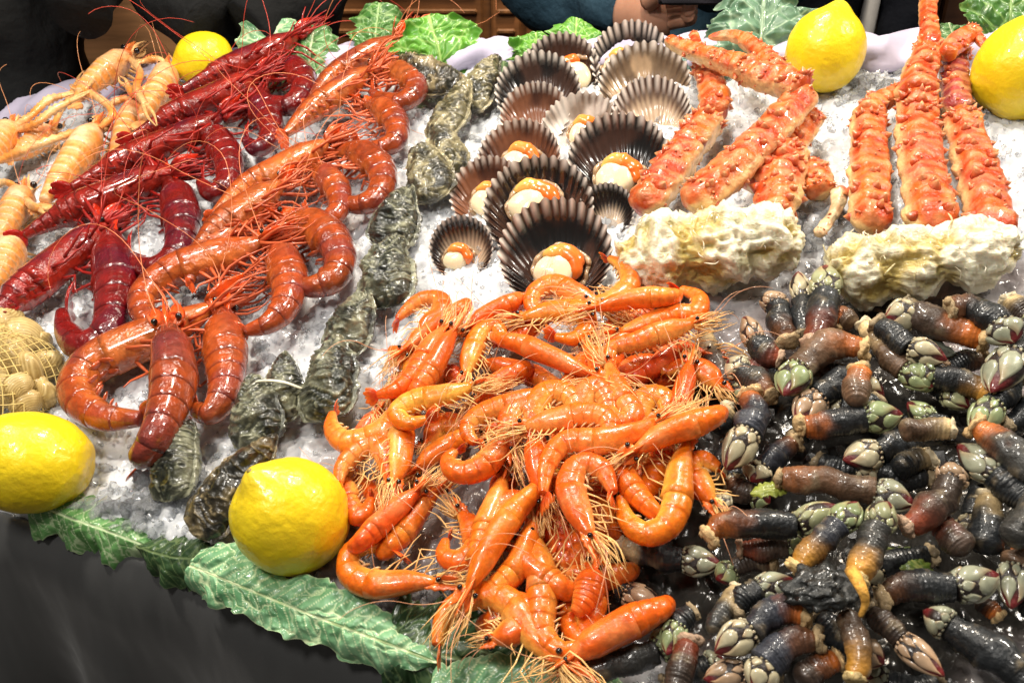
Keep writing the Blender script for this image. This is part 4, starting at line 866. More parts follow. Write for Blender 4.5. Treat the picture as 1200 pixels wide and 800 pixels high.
lang([(30, 222), (22, 240), (10, 262), (-6, 284)], .026, .0155, 46, 'langoustine under the striped tail with claws pointing at the ice', dors=(.7, .4), claws=[[(26, 226, .004), (36, 240, .006), (50, 246, .006)], [(24, 222, .004), (6, 214, .008), (-14, 220, .008)]])
lang([(14, 282), (10, 300), (2, 318), (-8, 338)], .020, .0160, 47, 'lowest langoustine, above the net of clams', dors=(.7, .4), claws=[[(12, 284, .004), (4, 266, .006), (-12, 254, .006)]])
lang([(62, 150), (50, 160), (34, 174), (14, 186)], .022, .0150, 48, 'langoustine mostly hidden under the long pale claw', dors=(.4, .8), claws=[[(62, 152, .006), (70, 132, .01), (84, 112, .012), (92, 96, .012)], [(58, 156, .004), (36, 162, .006), (16, 172, .006)]])

# ------------------------------------------------------------------ net of clams
cb = P(4, 424, .014); mcl = ppm(4, 424, .014)
CL = [(12, 416, 23, .024), (30, 394, 22, .022), (34, 434, 20, .026), (8, 458, 19, .022), (30, 472, 16, .018), (53, 462, 15, .012), (54, 428, 17, .012), (42, 454, 15, .016), (-14, 396, 22, .022), (-14, 440, 22, .022), (8, 376, 19, .016), (46, 404, 16, .010), (-18, 472, 19, .016), (2, 394, 16, .030), (20, 452, 15, .030)]
LB = ['at the centre of the net', 'high in the net near the red prawn', 'at the widest bulge of the net', 'low in the net above the lemon', 'lowest in the net touching the lemon', 'at the lower corner of the net', 'at the side of the net facing the ice', 'between the bulge and lower corner', 'at the picture edge, upper part of the net', 'at the picture edge, middle of the net', 'at the top of the net', 'tucked at the upper side facing the ice', 'at the picture edge, bottom of the net', 'on top of the two upper ones', 'on top of the lower ones']
for ii, (x, y, rp, hh) in enumerate(CL):
    c = P(x, y, hh); r = rp * ppm(x, y, hh); A = rand_rot(1)[0]
    if A[2] @ nrm(CAM - c) < .35: A = np.stack([A[0], A[1], A[2]]); zz = nrm(nrm(CAM - c) + RNG.normal(size=3) * .45); xx = nrm(np.cross(zz, RNG.normal(size=3))); A = np.stack([xx, np.cross(zz, xx), zz])
    root = thing('clam', c - BN * r * .5, 'ridged yellowish clam ' + LB[ii], 'clam', 'clams in the net bag')
    for sg in (1, -1):
        nu, nv = 40, 26; th = np.linspace(0, np.pi / 2 * 1.02, nv); ph = np.arange(nu) / nu * 2 * np.pi
        X = np.stack([np.sin(th)[:, None] * np.cos(ph) * 1.0, np.sin(th)[:, None] * np.sin(ph) * .86, np.cos(th)[:, None] * .60 + 0 * ph], -1)
        X[..., 1] += .25 * X[..., 2]
        dist = np.hypot(X[..., 0], X[..., 1] - .78); ridge = np.sin(dist * 42) * .022; X = X * (1 + ridge)[..., None]; X[..., 2] *= sg
        C = mixc((0.40, 0.27, 0.09), (0.66, 0.50, 0.22), np.clip(.5 + .5 * np.sin(dist * 42) + .5 * noise(X + ii, 3, ii, 2), 0, 1))
        mb = MB(); mb.grid(c + r * 1.18 * (X @ A), C, True, True, False); mb.build('upper_shell' if sg > 0 else 'lower_shell', 'clam_shell', root)
rx, ry, rz = 74 * mcl, 74 * mcl * 1.35, .064; cb = P(-4, 484, .0)
mb = MB()
for sgn in (1, -1):
    for q in range(34):
        s = np.linspace(0, 1, 60); th = .04 + s * 1.62; ph = q / 34 * 2 * np.pi + sgn * s * 1.9
        wob = 1 + .05 * noise(np.stack([np.cos(ph) * np.sin(th) * 3, np.sin(ph) * np.sin(th) * 3, 0 * s], -1), 1, 3, 2)
        Qn = cb + np.outer(np.sin(th) * np.cos(ph) * rx * wob, BU) + np.outer(np.sin(th) * np.sin(ph) * ry * wob, BV) + np.outer(np.cos(th) * rz * wob, BN)
        mb.tube(Qn, .00042, 4, (0.72, 0.55, 0.2), caps=False)
tag(mb.build('net_bag', 'net', origin=cb), 'yellow mesh net bag filled with clams', 'net bag')

# ------------------------------------------------------------------ oysters
OY = [((224, 488), (192, 596), 60, .014, 0, 'front oyster standing on the ice below the orange prawn', .2), ((330, 506), (216, 634), 62, .018, 2, 'brown striped oyster leaning against the large front lemon', -.2),
      ((297, 434), (300, 532), 58, .018, 0, 'oyster behind the brown striped one', .15), ((335, 408), (322, 504), 50, .014, 0, 'oyster crossed by a pale strand, third row from the front', -.25),
      ((391, 388), (384, 502), 62, .018, 0, 'broad dark oyster just behind the shrimp heap', .1), ((427, 336), (398, 424), 52, .016, 0, 'small oyster behind the broad dark one', -.1),
      ((466, 272), (446, 370), 62, .018, 0, 'dark oyster level with the small pale scallop', .1), ((486, 214), (444, 296), 54, .016, 0, 'oyster overlapping the middle of the line', -.2),
      ((496, 164), (506, 242), 50, .016, 1, 'pale lumpy oyster in the middle of the line', .1), ((512, 138), (530, 212), 40, .012, 1, 'narrow oyster tucked behind the pale lumpy one', -.3),
      ((548, 92), (512, 168), 42, .018, 1, 'greenish gold oyster second from the back', .1), ((582, 62), (548, 136), 40, .016, 1, 'rearmost pale oyster pointing at the lilac cloth', -.1),
      ((466, 66), (540, 108), 46, .016, 2, 'dark oyster lying crosswise under the bright kale leaf', .0)]
for ii, (a_, b_, w_, h_, t_, lb, tl) in enumerate(OY): oyster(a_, b_, w_, h_, ii, lb, t_, tl)
mb = MB(); mb.tube(spline([P(288, 452, .03), P(305, 446, .036), P(330, 447, .036), P(354, 455, .028)], 30), .0011, 6, (0.75, 0.72, 0.55), flat=.4)
tag(mb.build('pale_strand', 'filament', origin=P(320, 448, .03)), 'pale flat strand lying across two front oysters', 'strand')

# ------------------------------------------------------------------ scallops
SCL = [(738, 68, 92, .012, 'black', .42, .08, (-.35, -.15), 'rearmost scallop with purple rim below the hand', 1, 28), (656, 82, 92, .012, 'black', .25, .05, (.35, -.2), 'large dark scallop in front of the back kale leaf', 1, 28),
       (755, 98, 106, .010, 'tan', .30, .05, (0, -.3), 'tan ribbed scallop beside the crab legs', 0, 24), (630, 106, 100, .016, 'black', .05, .05, (0, -.4), 'black scallop overlapped by a smaller brown one', 0, 24),
       (763, 132, 92, .016, 'brown', .55, .10, (0, -.4), 'brown cream scallop with empty shell beside the crab legs', 0, 24), (626, 134, 82, .022, 'brown', .15, .06, (0, -.4), 'small dark brown scallop on the left row', 0, 24),
       (682, 152, 96, .014, 'white', .25, .02, (.0, -.05), 'white rimmed scallop in the middle of the group', 1, 22), (607, 186, 100, .016, 'brown', .02, .05, (-.05, -.1), 'reddish brown scallop with orange roe by the oysters', 1, 22),
       (725, 186, 120, .020, 'black', .12, .05, (-.15, -.35), 'black scallop with ragged orange roe beside the crab leg', 1, 20), (572, 226, 92, .010, 'brown', .30, .05, (-.1, -.2), 'half hidden brown scallop next to the oysters', 1, 22),
       (710, 246, 66, .008, 'black', .35, .05, (0, -.3), 'small dark scallop beside the crab meat', 0, 26), (630, 242, 130, .020, 'black', .02, .04, (-.15, .1), 'black scallop with plump muscle and yellow orange roe', 1, 20),
       (540, 290, 76, .012, 'black', .48, .04, (-.25, -.35), 'small scallop with cream ribbed inside, nearest the oysters', 1, 34), (650, 296, 134, .022, 'black', .06, .07, (-.05, -.32), 'large front scallop above the orange shrimps', 1, 24)]
for ii, (x, y, w_, h_, tn, cr, rm, ms, lb, sh, rs_) in enumerate(SCL): scallop(x, y, w_, 0, h_, ii, lb, cream=cr, rimw=rm, tone=tn, muscle=ms, show=bool(sh), raise_=rs_ + 12, yaw=rnd(-.12, .12))

# ------------------------------------------------------------------ king crab clusters
def crab_segment(root, pts, rad, h, seed, name='leg_segment', spines=26, cream=(-.8, -.3), red=1.0, k=28, n=60, spl=.30, flat=.85, hue=None):
    rs = np.random.default_rng(2000 + seed); W3 = lift(pts, h); Q = spline(W3, n); t = np.linspace(0, 1, n); xm, ym = pts[len(pts) // 2][:2]; m = ppm(xm, ym, h)
    R = np.interp(t, np.linspace(0, 1, len(rad)), rad) * m * .90; R = R * np.interp(t, [0, .02, .05, .1, .16, .86, .92, .96, .985, 1], [.30, .74, .98, 1.05, .97, .98, 1.08, 1.0, .72, .25])
    T, D, L = frames(Q); a = np.arange(k) / k * 2 * np.pi; c, s = np.cos(a), np.sin(a)
    rv = c[None, :, None] * D[:, None] * flat + s[None, :, None] * L[:, None]; rv = rv * (1 + .06 * np.cos(5 * a + 1))[None, :, None]; V = Q[:, None] + R[:, None, None] * rv
    n1 = noise(V, 75, seed, 3); n2 = noise(V, 190, seed + 1, 2); wr = np.sin(t * arclen(Q) * 520 + 3 * noise(V, 60, seed + 5)[..., 0])[:, None]
    V = V + (R[:, None] * (.11 * n1 + .09 * np.clip(n2, 0, 1) + .045 * wr * np.clip(.4 + n1, 0, 1)))[..., None] * rv
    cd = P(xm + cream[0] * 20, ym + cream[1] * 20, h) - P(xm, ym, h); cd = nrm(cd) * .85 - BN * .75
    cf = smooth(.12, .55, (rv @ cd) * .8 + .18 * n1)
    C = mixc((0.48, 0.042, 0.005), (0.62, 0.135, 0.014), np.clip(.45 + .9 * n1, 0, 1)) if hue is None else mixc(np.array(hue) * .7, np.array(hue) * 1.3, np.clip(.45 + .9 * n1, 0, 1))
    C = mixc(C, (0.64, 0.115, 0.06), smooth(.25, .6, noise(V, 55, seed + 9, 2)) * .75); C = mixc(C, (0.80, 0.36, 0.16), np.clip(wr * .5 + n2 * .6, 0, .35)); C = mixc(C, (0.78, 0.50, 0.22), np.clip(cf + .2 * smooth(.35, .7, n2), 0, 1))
    mb = MB(); mb.grid(V, C, True, True, True); ob = mb.build(name, 'crab_shell', root)
    mb = MB()
    for q in range(spines):
        ti = rs.uniform(.06, .95); i = int(ti * (n - 1)); an = rs.normal() * 1.15; d = nrm(D[i] * math.cos(an) * flat + L[i] * math.sin(an)); p = Q[i] + (D[i] * math.cos(an) * flat + L[i] * math.sin(an)) * R[i] * .93
        ln = R[i] * spl * rs.uniform(.7, 1.6); d2 = nrm(d + T[i] * rs.normal() * .25); col = np.array([(0.80, 0.40, 0.17), (0.50, 0.05, 0.007)])
        mb.tube(np.array([p - d * ln * .2, p + d2 * ln * .35, p + d2 * ln * .75, p + d2 * ln]), ln * np.array([.85, .55, .24, .05]), 8, mixc(col[1], col[0], np.array([0, .1, .55, 1.0])))
    for q in range(int(spines * 1.6)):
        ti = rs.uniform(.03, .97); i = int(ti * (n - 1)); an = rs.normal() * 1.1; d = D[i] * math.cos(an) * flat + L[i] * math.sin(an); p = Q[i] + d * R[i] * 1.0; d = nrm(d); ln = R[i] * rs.uniform(.03, .12)
        mb.tube(np.array([p - d * ln, p + d * ln * .3, p + d * ln]), ln * np.array([1.1, .7, .1]), 6, mixc((0.60, 0.10, 0.02), mixc((0.86, 0.56, 0.32), (.7, .22, .1), np.array(rs.random())), np.array([0, .4, 1.0])))
    for q in range(9 if spines else 0):                         # a rim of thorns at the far joint
        i = int(.93 * (n - 1)); an = (q - 4) * .42 + rs.normal() * .08; d = D[i] * math.cos(an) * flat + L[i] * math.sin(an); p = Q[i] + d * R[i] * .95; d = nrm(nrm(d) + T[i] * .5); ln = R[i] * rs.uniform(.22, .42)
        mb.tube(np.array([p - d * ln * .3, p + d * ln * .4, p + d * ln]), ln * np.array([.6, .32, .03]), 7, mixc((0.50, 0.05, 0.007), (0.82, 0.42, 0.18), np.array([0, .25, 1.0])))
    if spines: tag(mb.build('spines', 'crab_shell', ob), kind='stuff')
    return ob
def crab_meat(root, cx, cy, hw, hh, h, seed):
    c = P(cx, cy, h); m = ppm(cx, cy, h); rs = np.random.default_rng(2500 + seed); n, k = 120, 90
    t = np.linspace(-1, 1, n); a = np.arange(k) / k * 2 * np.pi; w = (1 - np.abs(t) ** 4.5) ** .5
    prof = hh * m * w * (1 - .16 * np.abs(np.cos(t * 5.2 + seed)) ** 3) * (1 + .10 * np.sin(t * 3 + seed * 2)); X = np.stack([np.broadcast_to(t[:, None] * hw * m, (n, k)), prof[:, None] * np.cos(a) * 1.0, prof[:, None] * np.sin(a) * .9], -1)
    rv = np.stack([np.broadcast_to(np.sign(t)[:, None] * np.abs(t)[:, None] ** 6, (n, k)), np.broadcast_to(np.cos(a)[None], (n, k)), np.broadcast_to(np.sin(a)[None], (n, k))], -1)
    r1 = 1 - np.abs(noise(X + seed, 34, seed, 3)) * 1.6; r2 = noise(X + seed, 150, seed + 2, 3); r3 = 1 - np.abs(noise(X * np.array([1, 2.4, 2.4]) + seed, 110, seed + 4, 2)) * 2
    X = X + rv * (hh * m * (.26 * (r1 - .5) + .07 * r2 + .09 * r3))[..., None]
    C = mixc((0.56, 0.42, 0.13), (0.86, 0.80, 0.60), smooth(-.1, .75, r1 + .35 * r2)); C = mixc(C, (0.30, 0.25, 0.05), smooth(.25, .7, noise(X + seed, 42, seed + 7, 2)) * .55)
    mb = MB(); mb.grid(c + X @ np.stack([BU, BV, BN]), C, True, True, True); ob = mb.build('meat', 'crab_meat', root)
    mb = MB()                                                   # torn shreds and flaps of flesh
    for q in range(120):
        an = rs.uniform(-2.8, .9); tt = rs.uniform(-.92, .92); p = c + BU * tt * hw * m + (BV * math.cos(an) + BN * math.sin(an) * -.9) * hh * m * (1 - abs(tt) ** 4.5) ** .5 * rs.uniform(.95, 1.12)
        if (p - c) @ nrm(CAM - c) < 0: continue
        d = nrm(BU * rs.normal() * .6 + BV * rs.normal() * .9 + BN * rs.normal() * .8); ln = rs.uniform(.002, .007); o = nrm(p - c) * ln * .35
        mb.tube(spline([p - d * ln, p + o, p + d * ln * .6 + rs.normal(size=3) * .001], 7), rs.uniform(.0002, .0007) * np.array([.4, .9, 1, 1, .9, .6, .25]), 6, mixc((0.62, 0.46, 0.16), (0.9, 0.84, 0.66), np.array(rs.uniform(.2, 1))), flat=.5)
    tag(mb.build('shreds', 'crab_meat', ob), kind='stuff')
    return ob
k1 = thing('king_crab_cluster', P(825, 310, 0), 'cluster of spiny orange crab legs with torn white meat, beside the scallops', 'crab legs', 'king crab leg clusters')
S_ = crab_segment
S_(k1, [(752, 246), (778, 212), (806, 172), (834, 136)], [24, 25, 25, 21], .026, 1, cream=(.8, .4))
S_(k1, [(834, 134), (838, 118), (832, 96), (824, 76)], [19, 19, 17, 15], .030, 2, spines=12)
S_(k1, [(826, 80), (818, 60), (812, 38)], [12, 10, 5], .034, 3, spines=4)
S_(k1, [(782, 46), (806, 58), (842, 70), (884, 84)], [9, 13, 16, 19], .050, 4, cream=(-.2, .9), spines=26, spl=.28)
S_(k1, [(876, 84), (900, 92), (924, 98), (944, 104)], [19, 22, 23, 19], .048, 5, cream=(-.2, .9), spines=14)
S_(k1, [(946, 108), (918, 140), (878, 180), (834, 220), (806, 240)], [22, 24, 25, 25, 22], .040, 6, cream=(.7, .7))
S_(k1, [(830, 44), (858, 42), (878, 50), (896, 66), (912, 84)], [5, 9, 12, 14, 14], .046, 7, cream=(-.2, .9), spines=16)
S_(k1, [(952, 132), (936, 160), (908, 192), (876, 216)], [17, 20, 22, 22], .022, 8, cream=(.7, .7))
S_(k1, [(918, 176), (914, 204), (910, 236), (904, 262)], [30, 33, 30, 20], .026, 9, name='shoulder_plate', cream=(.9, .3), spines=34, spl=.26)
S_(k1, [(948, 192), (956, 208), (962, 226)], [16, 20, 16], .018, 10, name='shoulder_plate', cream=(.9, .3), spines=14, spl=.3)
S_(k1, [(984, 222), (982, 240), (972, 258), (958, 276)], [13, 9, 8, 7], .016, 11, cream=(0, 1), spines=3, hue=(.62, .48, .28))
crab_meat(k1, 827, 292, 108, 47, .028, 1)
k2 = thing('king_crab_cluster', P(1078, 320, 0), 'cluster of three upright orange crab legs with yellowish meat, near the picture edge', 'crab legs', 'king crab leg clusters')
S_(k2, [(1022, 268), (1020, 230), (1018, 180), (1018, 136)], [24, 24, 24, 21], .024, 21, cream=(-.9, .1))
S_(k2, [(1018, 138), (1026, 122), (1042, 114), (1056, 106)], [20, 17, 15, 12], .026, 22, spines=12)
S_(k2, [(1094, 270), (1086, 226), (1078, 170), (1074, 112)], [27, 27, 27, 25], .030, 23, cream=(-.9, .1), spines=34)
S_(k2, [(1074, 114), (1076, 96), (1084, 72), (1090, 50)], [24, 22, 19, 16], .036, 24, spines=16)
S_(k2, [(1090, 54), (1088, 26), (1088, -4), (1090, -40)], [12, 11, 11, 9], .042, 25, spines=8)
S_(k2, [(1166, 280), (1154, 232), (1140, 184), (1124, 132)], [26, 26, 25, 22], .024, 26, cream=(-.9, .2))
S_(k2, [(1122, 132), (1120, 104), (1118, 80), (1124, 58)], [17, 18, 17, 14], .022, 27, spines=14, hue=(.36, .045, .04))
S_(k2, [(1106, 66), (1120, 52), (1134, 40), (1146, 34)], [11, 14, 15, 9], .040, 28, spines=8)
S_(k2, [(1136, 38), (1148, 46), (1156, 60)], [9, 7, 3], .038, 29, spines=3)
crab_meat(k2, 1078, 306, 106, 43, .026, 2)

# ------------------------------------------------------------------ heap of boiled shrimps: (points head to tail, height in layers, options)
SH = [
 ([(493, 394), (500, 378), (516, 368), (515, 353), (496, 352), (480, 362), (466, 374)], 1, {}), ([(474, 411), (505, 388), (540, 362)], 2, {}),
 ([(520, 384), (500, 414), (485, 440), (466, 456), (442, 463)], 3, {}), ([(534, 386), (521, 405), (506, 432), (490, 455)], 3, dict(red=.5)),
 ([(500, 452), (525, 441), (546, 456)], 1, dict(red=.6)), ([(545, 440), (553, 415), (565, 390), (580, 384), (592, 396)], 2, {}),
 ([(556, 452), (520, 463), (486, 471), (467, 484), (478, 495), (500, 491)], 3, {}), ([(462, 474), (453, 498), (432, 513), (406, 516), (391, 502), (390, 484)], 2, {}),
 ([(462, 566), (468, 535), (470, 500)], 2, dict(roll=-30)), ([(456, 566), (453, 536), (440, 521), (419, 530), (402, 548), (398, 566)], 2, {}),
 ([(405, 558), (409, 588), (424, 604), (436, 584)], 1, dict(red=.3)), ([(486, 550), (510, 531), (541, 515)], 1, {}),
 ([(596, 505), (581, 530), (560, 549), (537, 552), (526, 540), (534, 528)], 3, dict(red=.3)), ([(492, 572), (466, 595), (441, 618), (423, 635)], 2, dict(red=.25)),
 ([(515, 572), (496, 592), (476, 620), (455, 642)], 1, {}), ([(515, 682), (480, 681), (440, 684), (413, 671), (413, 648), (432, 639), (462, 644)], 1, {}),
 ([(538, 600), (551, 616), (557, 640), (541, 656), (522, 650), (523, 632)], 1, dict(red=.3)), ([(590, 558), (582, 585), (570, 615), (560, 645)], 2, {}),
 ([(548, 692), (570, 650), (596, 608), (622, 580)], 3, {}), ([(628, 604), (616, 640), (601, 670), (575, 692)], 2, {}),
 ([(662, 778), (630, 750), (602, 714), (574, 699), (543, 706), (521, 726), (513, 756)], 2, {}), ([(628, 628), (635, 664), (638, 702), (637, 740), (656, 760), (682, 756)], 2, {}),
 ([(702, 640), (696, 680), (691, 715), (683, 744), (668, 730), (664, 706)], 1, {}), ([(664, 772), (700, 750), (738, 729), (772, 714)], 2, dict(r=1.12)),
 ([(694, 636), (664, 656), (640, 650)], 1, dict(red=.4)), ([(705, 358), (676, 345), (650, 335), (629, 343), (624, 360), (640, 364)], 2, {}),
 ([(690, 352), (716, 351), (736, 336), (732, 316), (714, 303)], 2, dict(red=.2)), ([(694, 362), (725, 354), (755, 349), (784, 348)], 3, {}),
 ([(725, 390), (757, 380), (790, 369), (815, 367), (818, 350), (798, 339)], 2, {}), ([(700, 396), (725, 379), (751, 371)], 1, {}),
 ([(815, 378), (781, 389), (747, 402), (720, 408), (715, 422)], 3, {}), ([(828, 415), (796, 408), (770, 428), (741, 443), (719, 439)], 1, dict(red=.5)),
 ([(808, 424), (803, 450), (795, 476), (785, 502)], 2, {}), ([(610, 373), (641, 366), (676, 366), (687, 381), (675, 396), (651, 395)], 2, {}),
 ([(696, 440), (651, 420), (616, 405), (590, 398)], 3, {}), ([(687, 402), (699, 424), (706, 444)], 2, {}),
 ([(712, 425), (721, 450), (734, 475), (740, 489), (726, 494), (713, 480), (708, 458)], 3, {}), ([(750, 510), (748, 485), (761, 467), (778, 471), (783, 490), (772, 508)], 2, {}),
 ([(626, 500), (627, 476), (645, 461), (667, 466), (675, 484), (662, 496)], 3, {}), ([(662, 460), (673, 447), (691, 446), (701, 460), (697, 474)], 2, {}),
 ([(680, 490), (685, 466), (698, 456), (711, 470), (715, 492)], 3, {}), ([(645, 458), (602, 474), (563, 488), (549, 505), (558, 519)], 3, {}),
 ([(602, 528), (598, 497), (606, 481), (620, 481), (623, 502)], 3, dict(red=.3)), ([(613, 500), (650, 493), (690, 487), (712, 494), (712, 510), (696, 513)], 4, {}),
 ([(770, 492), (736, 510), (700, 518), (663, 520), (643, 545), (637, 578)], 4, {}), ([(694, 630), (680, 602), (670, 572), (681, 547), (704, 551), (718, 577)], 4, {}),
 ([(806, 515), (796, 550), (792, 585), (780, 615), (756, 624), (736, 608), (728, 582)], 3, {}), ([(718, 515), (728, 545), (743, 575), (765, 598)], 3, dict(red=.2)),
 ([(742, 529), (780, 508), (812, 497), (836, 488)], 4, {}), ([(750, 535), (775, 555), (792, 560)], 1, {}),
 ([(835, 590), (819, 566), (809, 549), (824, 541), (843, 549)], 2, {}), ([(640, 582), (631, 551), (630, 524)], 3, {}),
 ([(546, 385), (571, 368), (601, 355)], 2, {}), ([(560, 470), (580, 450), (610, 436)], 2, dict(red=.4)), ([(640, 600), (655, 628), (660, 655)], 1, dict(red=.4)),
 ([(560, 425), (590, 430), (625, 440), (650, 452)], 1, dict(red=.5)), ([(600, 545), (590, 575), (605, 600)], 1, dict(red=.5)), ([(695, 545), (700, 590), (715, 620)], 1, dict(red=.5)),
 ([(730, 430), (770, 445), (800, 440)], 0, dict(red=.7)), ([(500, 520), (520, 500), (560, 505)], 1, dict(red=.5)), ([(470, 440), (485, 420), (490, 400)], 1, {}),
 ([(760, 540), (720, 560), (690, 580)], 1, dict(red=.5)), ([(445, 480), (430, 500), (420, 520)], 0, dict(red=.4)), ([(660, 700), (650, 720), (610, 730)], 0, dict(red=.6)),
 ([(420, 560), (440, 585), (450, 610)], 0, dict(red=.4)), ([(630, 345), (600, 358), (575, 372)], 0, dict(red=.4)),
]
rx_ = np.random.default_rng(77)
for q in range(26):                                             # the ones lower in the heap
    while True:
        x, y = rx_.uniform(430, 825), rx_.uniform(360, 745)
        if ((x - 640) / 185) ** 2 + ((y - 475) / 125) ** 2 < 1 or ((x - 635) / 70) ** 2 + ((y - 655) / 90) ** 2 < 1: break
    th, kk, ln = rx_.uniform(0, 6.28), rx_.choice([-1, 1]) * rx_.uniform(.4, 3.2), rx_.uniform(85, 115); pp = []
    px_, py_ = 0.0, 0.0
    for i_ in range(6):
        pp.append((px_, py_)); a_ = th + kk * (i_ / 5) ** 1.5; px_ += math.cos(a_) * ln / 6; py_ += math.sin(a_) * ln / 6 * .8
    mx_, my_ = np.mean(pp, 0); SH.append(([(x + a_ - mx_, y + b_ - my_) for a_, b_ in pp], int(rx_.integers(1, 3)), dict(red=rx_.uniform(0, .5))))
def row_names(items, ncol):
    """items: list of (x, y); rows are cut from back to front, and each thing is counted along its row."""
    idx = sorted(range(len(items)), key=lambda i: items[i][1]); out = {}
    nrow = math.ceil(len(items) / ncol)
    for r_ in range(nrow):
        row = sorted(idx[r_ * ncol:(r_ + 1) * ncol], key=lambda i: items[i][0])
        for c_, i in enumerate(row): out[i] = (r_, c_)
    return out, nrow
cent = [tuple(np.mean([p[:2] for p in s[0]], 0)) for s in SH]; rn, nrow = row_names(cent, 11)
for ii, (pts, ly, op) in enumerate(SH):
    op = dict(op); rr = op.pop('r', 1.0); p = np.array(pts, float); dv = p[0] - p[-1]
    v1 = np.diff(p, axis=0); an = np.unwrap(np.arctan2(v1[:, 1], v1[:, 0])); tot = abs(an[-1] - an[0])
    pose = 'tightly curled' if tot > 3.2 else 'hooked' if tot > 1.6 else 'bent' if tot > .6 else 'straight'
    h0 = p[0] - p[1]; hd = ('right' if h0[0] > 0 else 'left') if abs(h0[0]) > abs(h0[1]) else ('down' if h0[1] > 0 else 'up')
    r_, c_ = rn[ii]
    lb = f'{pose} orange shrimp, head {hd}, {ORD[c_]} from left in {ORD[r_]} row from back'
    crustacean('shrimp', 'shrimp', pts, .010 + .0105 * ly,   .0081 * rr * rnd(.93, 1.08), 100 + ii, label=lb, cat='shrimp', group='boiled orange shrimps in one heap', nant=3, antlen=.8, curl=.8, **op)

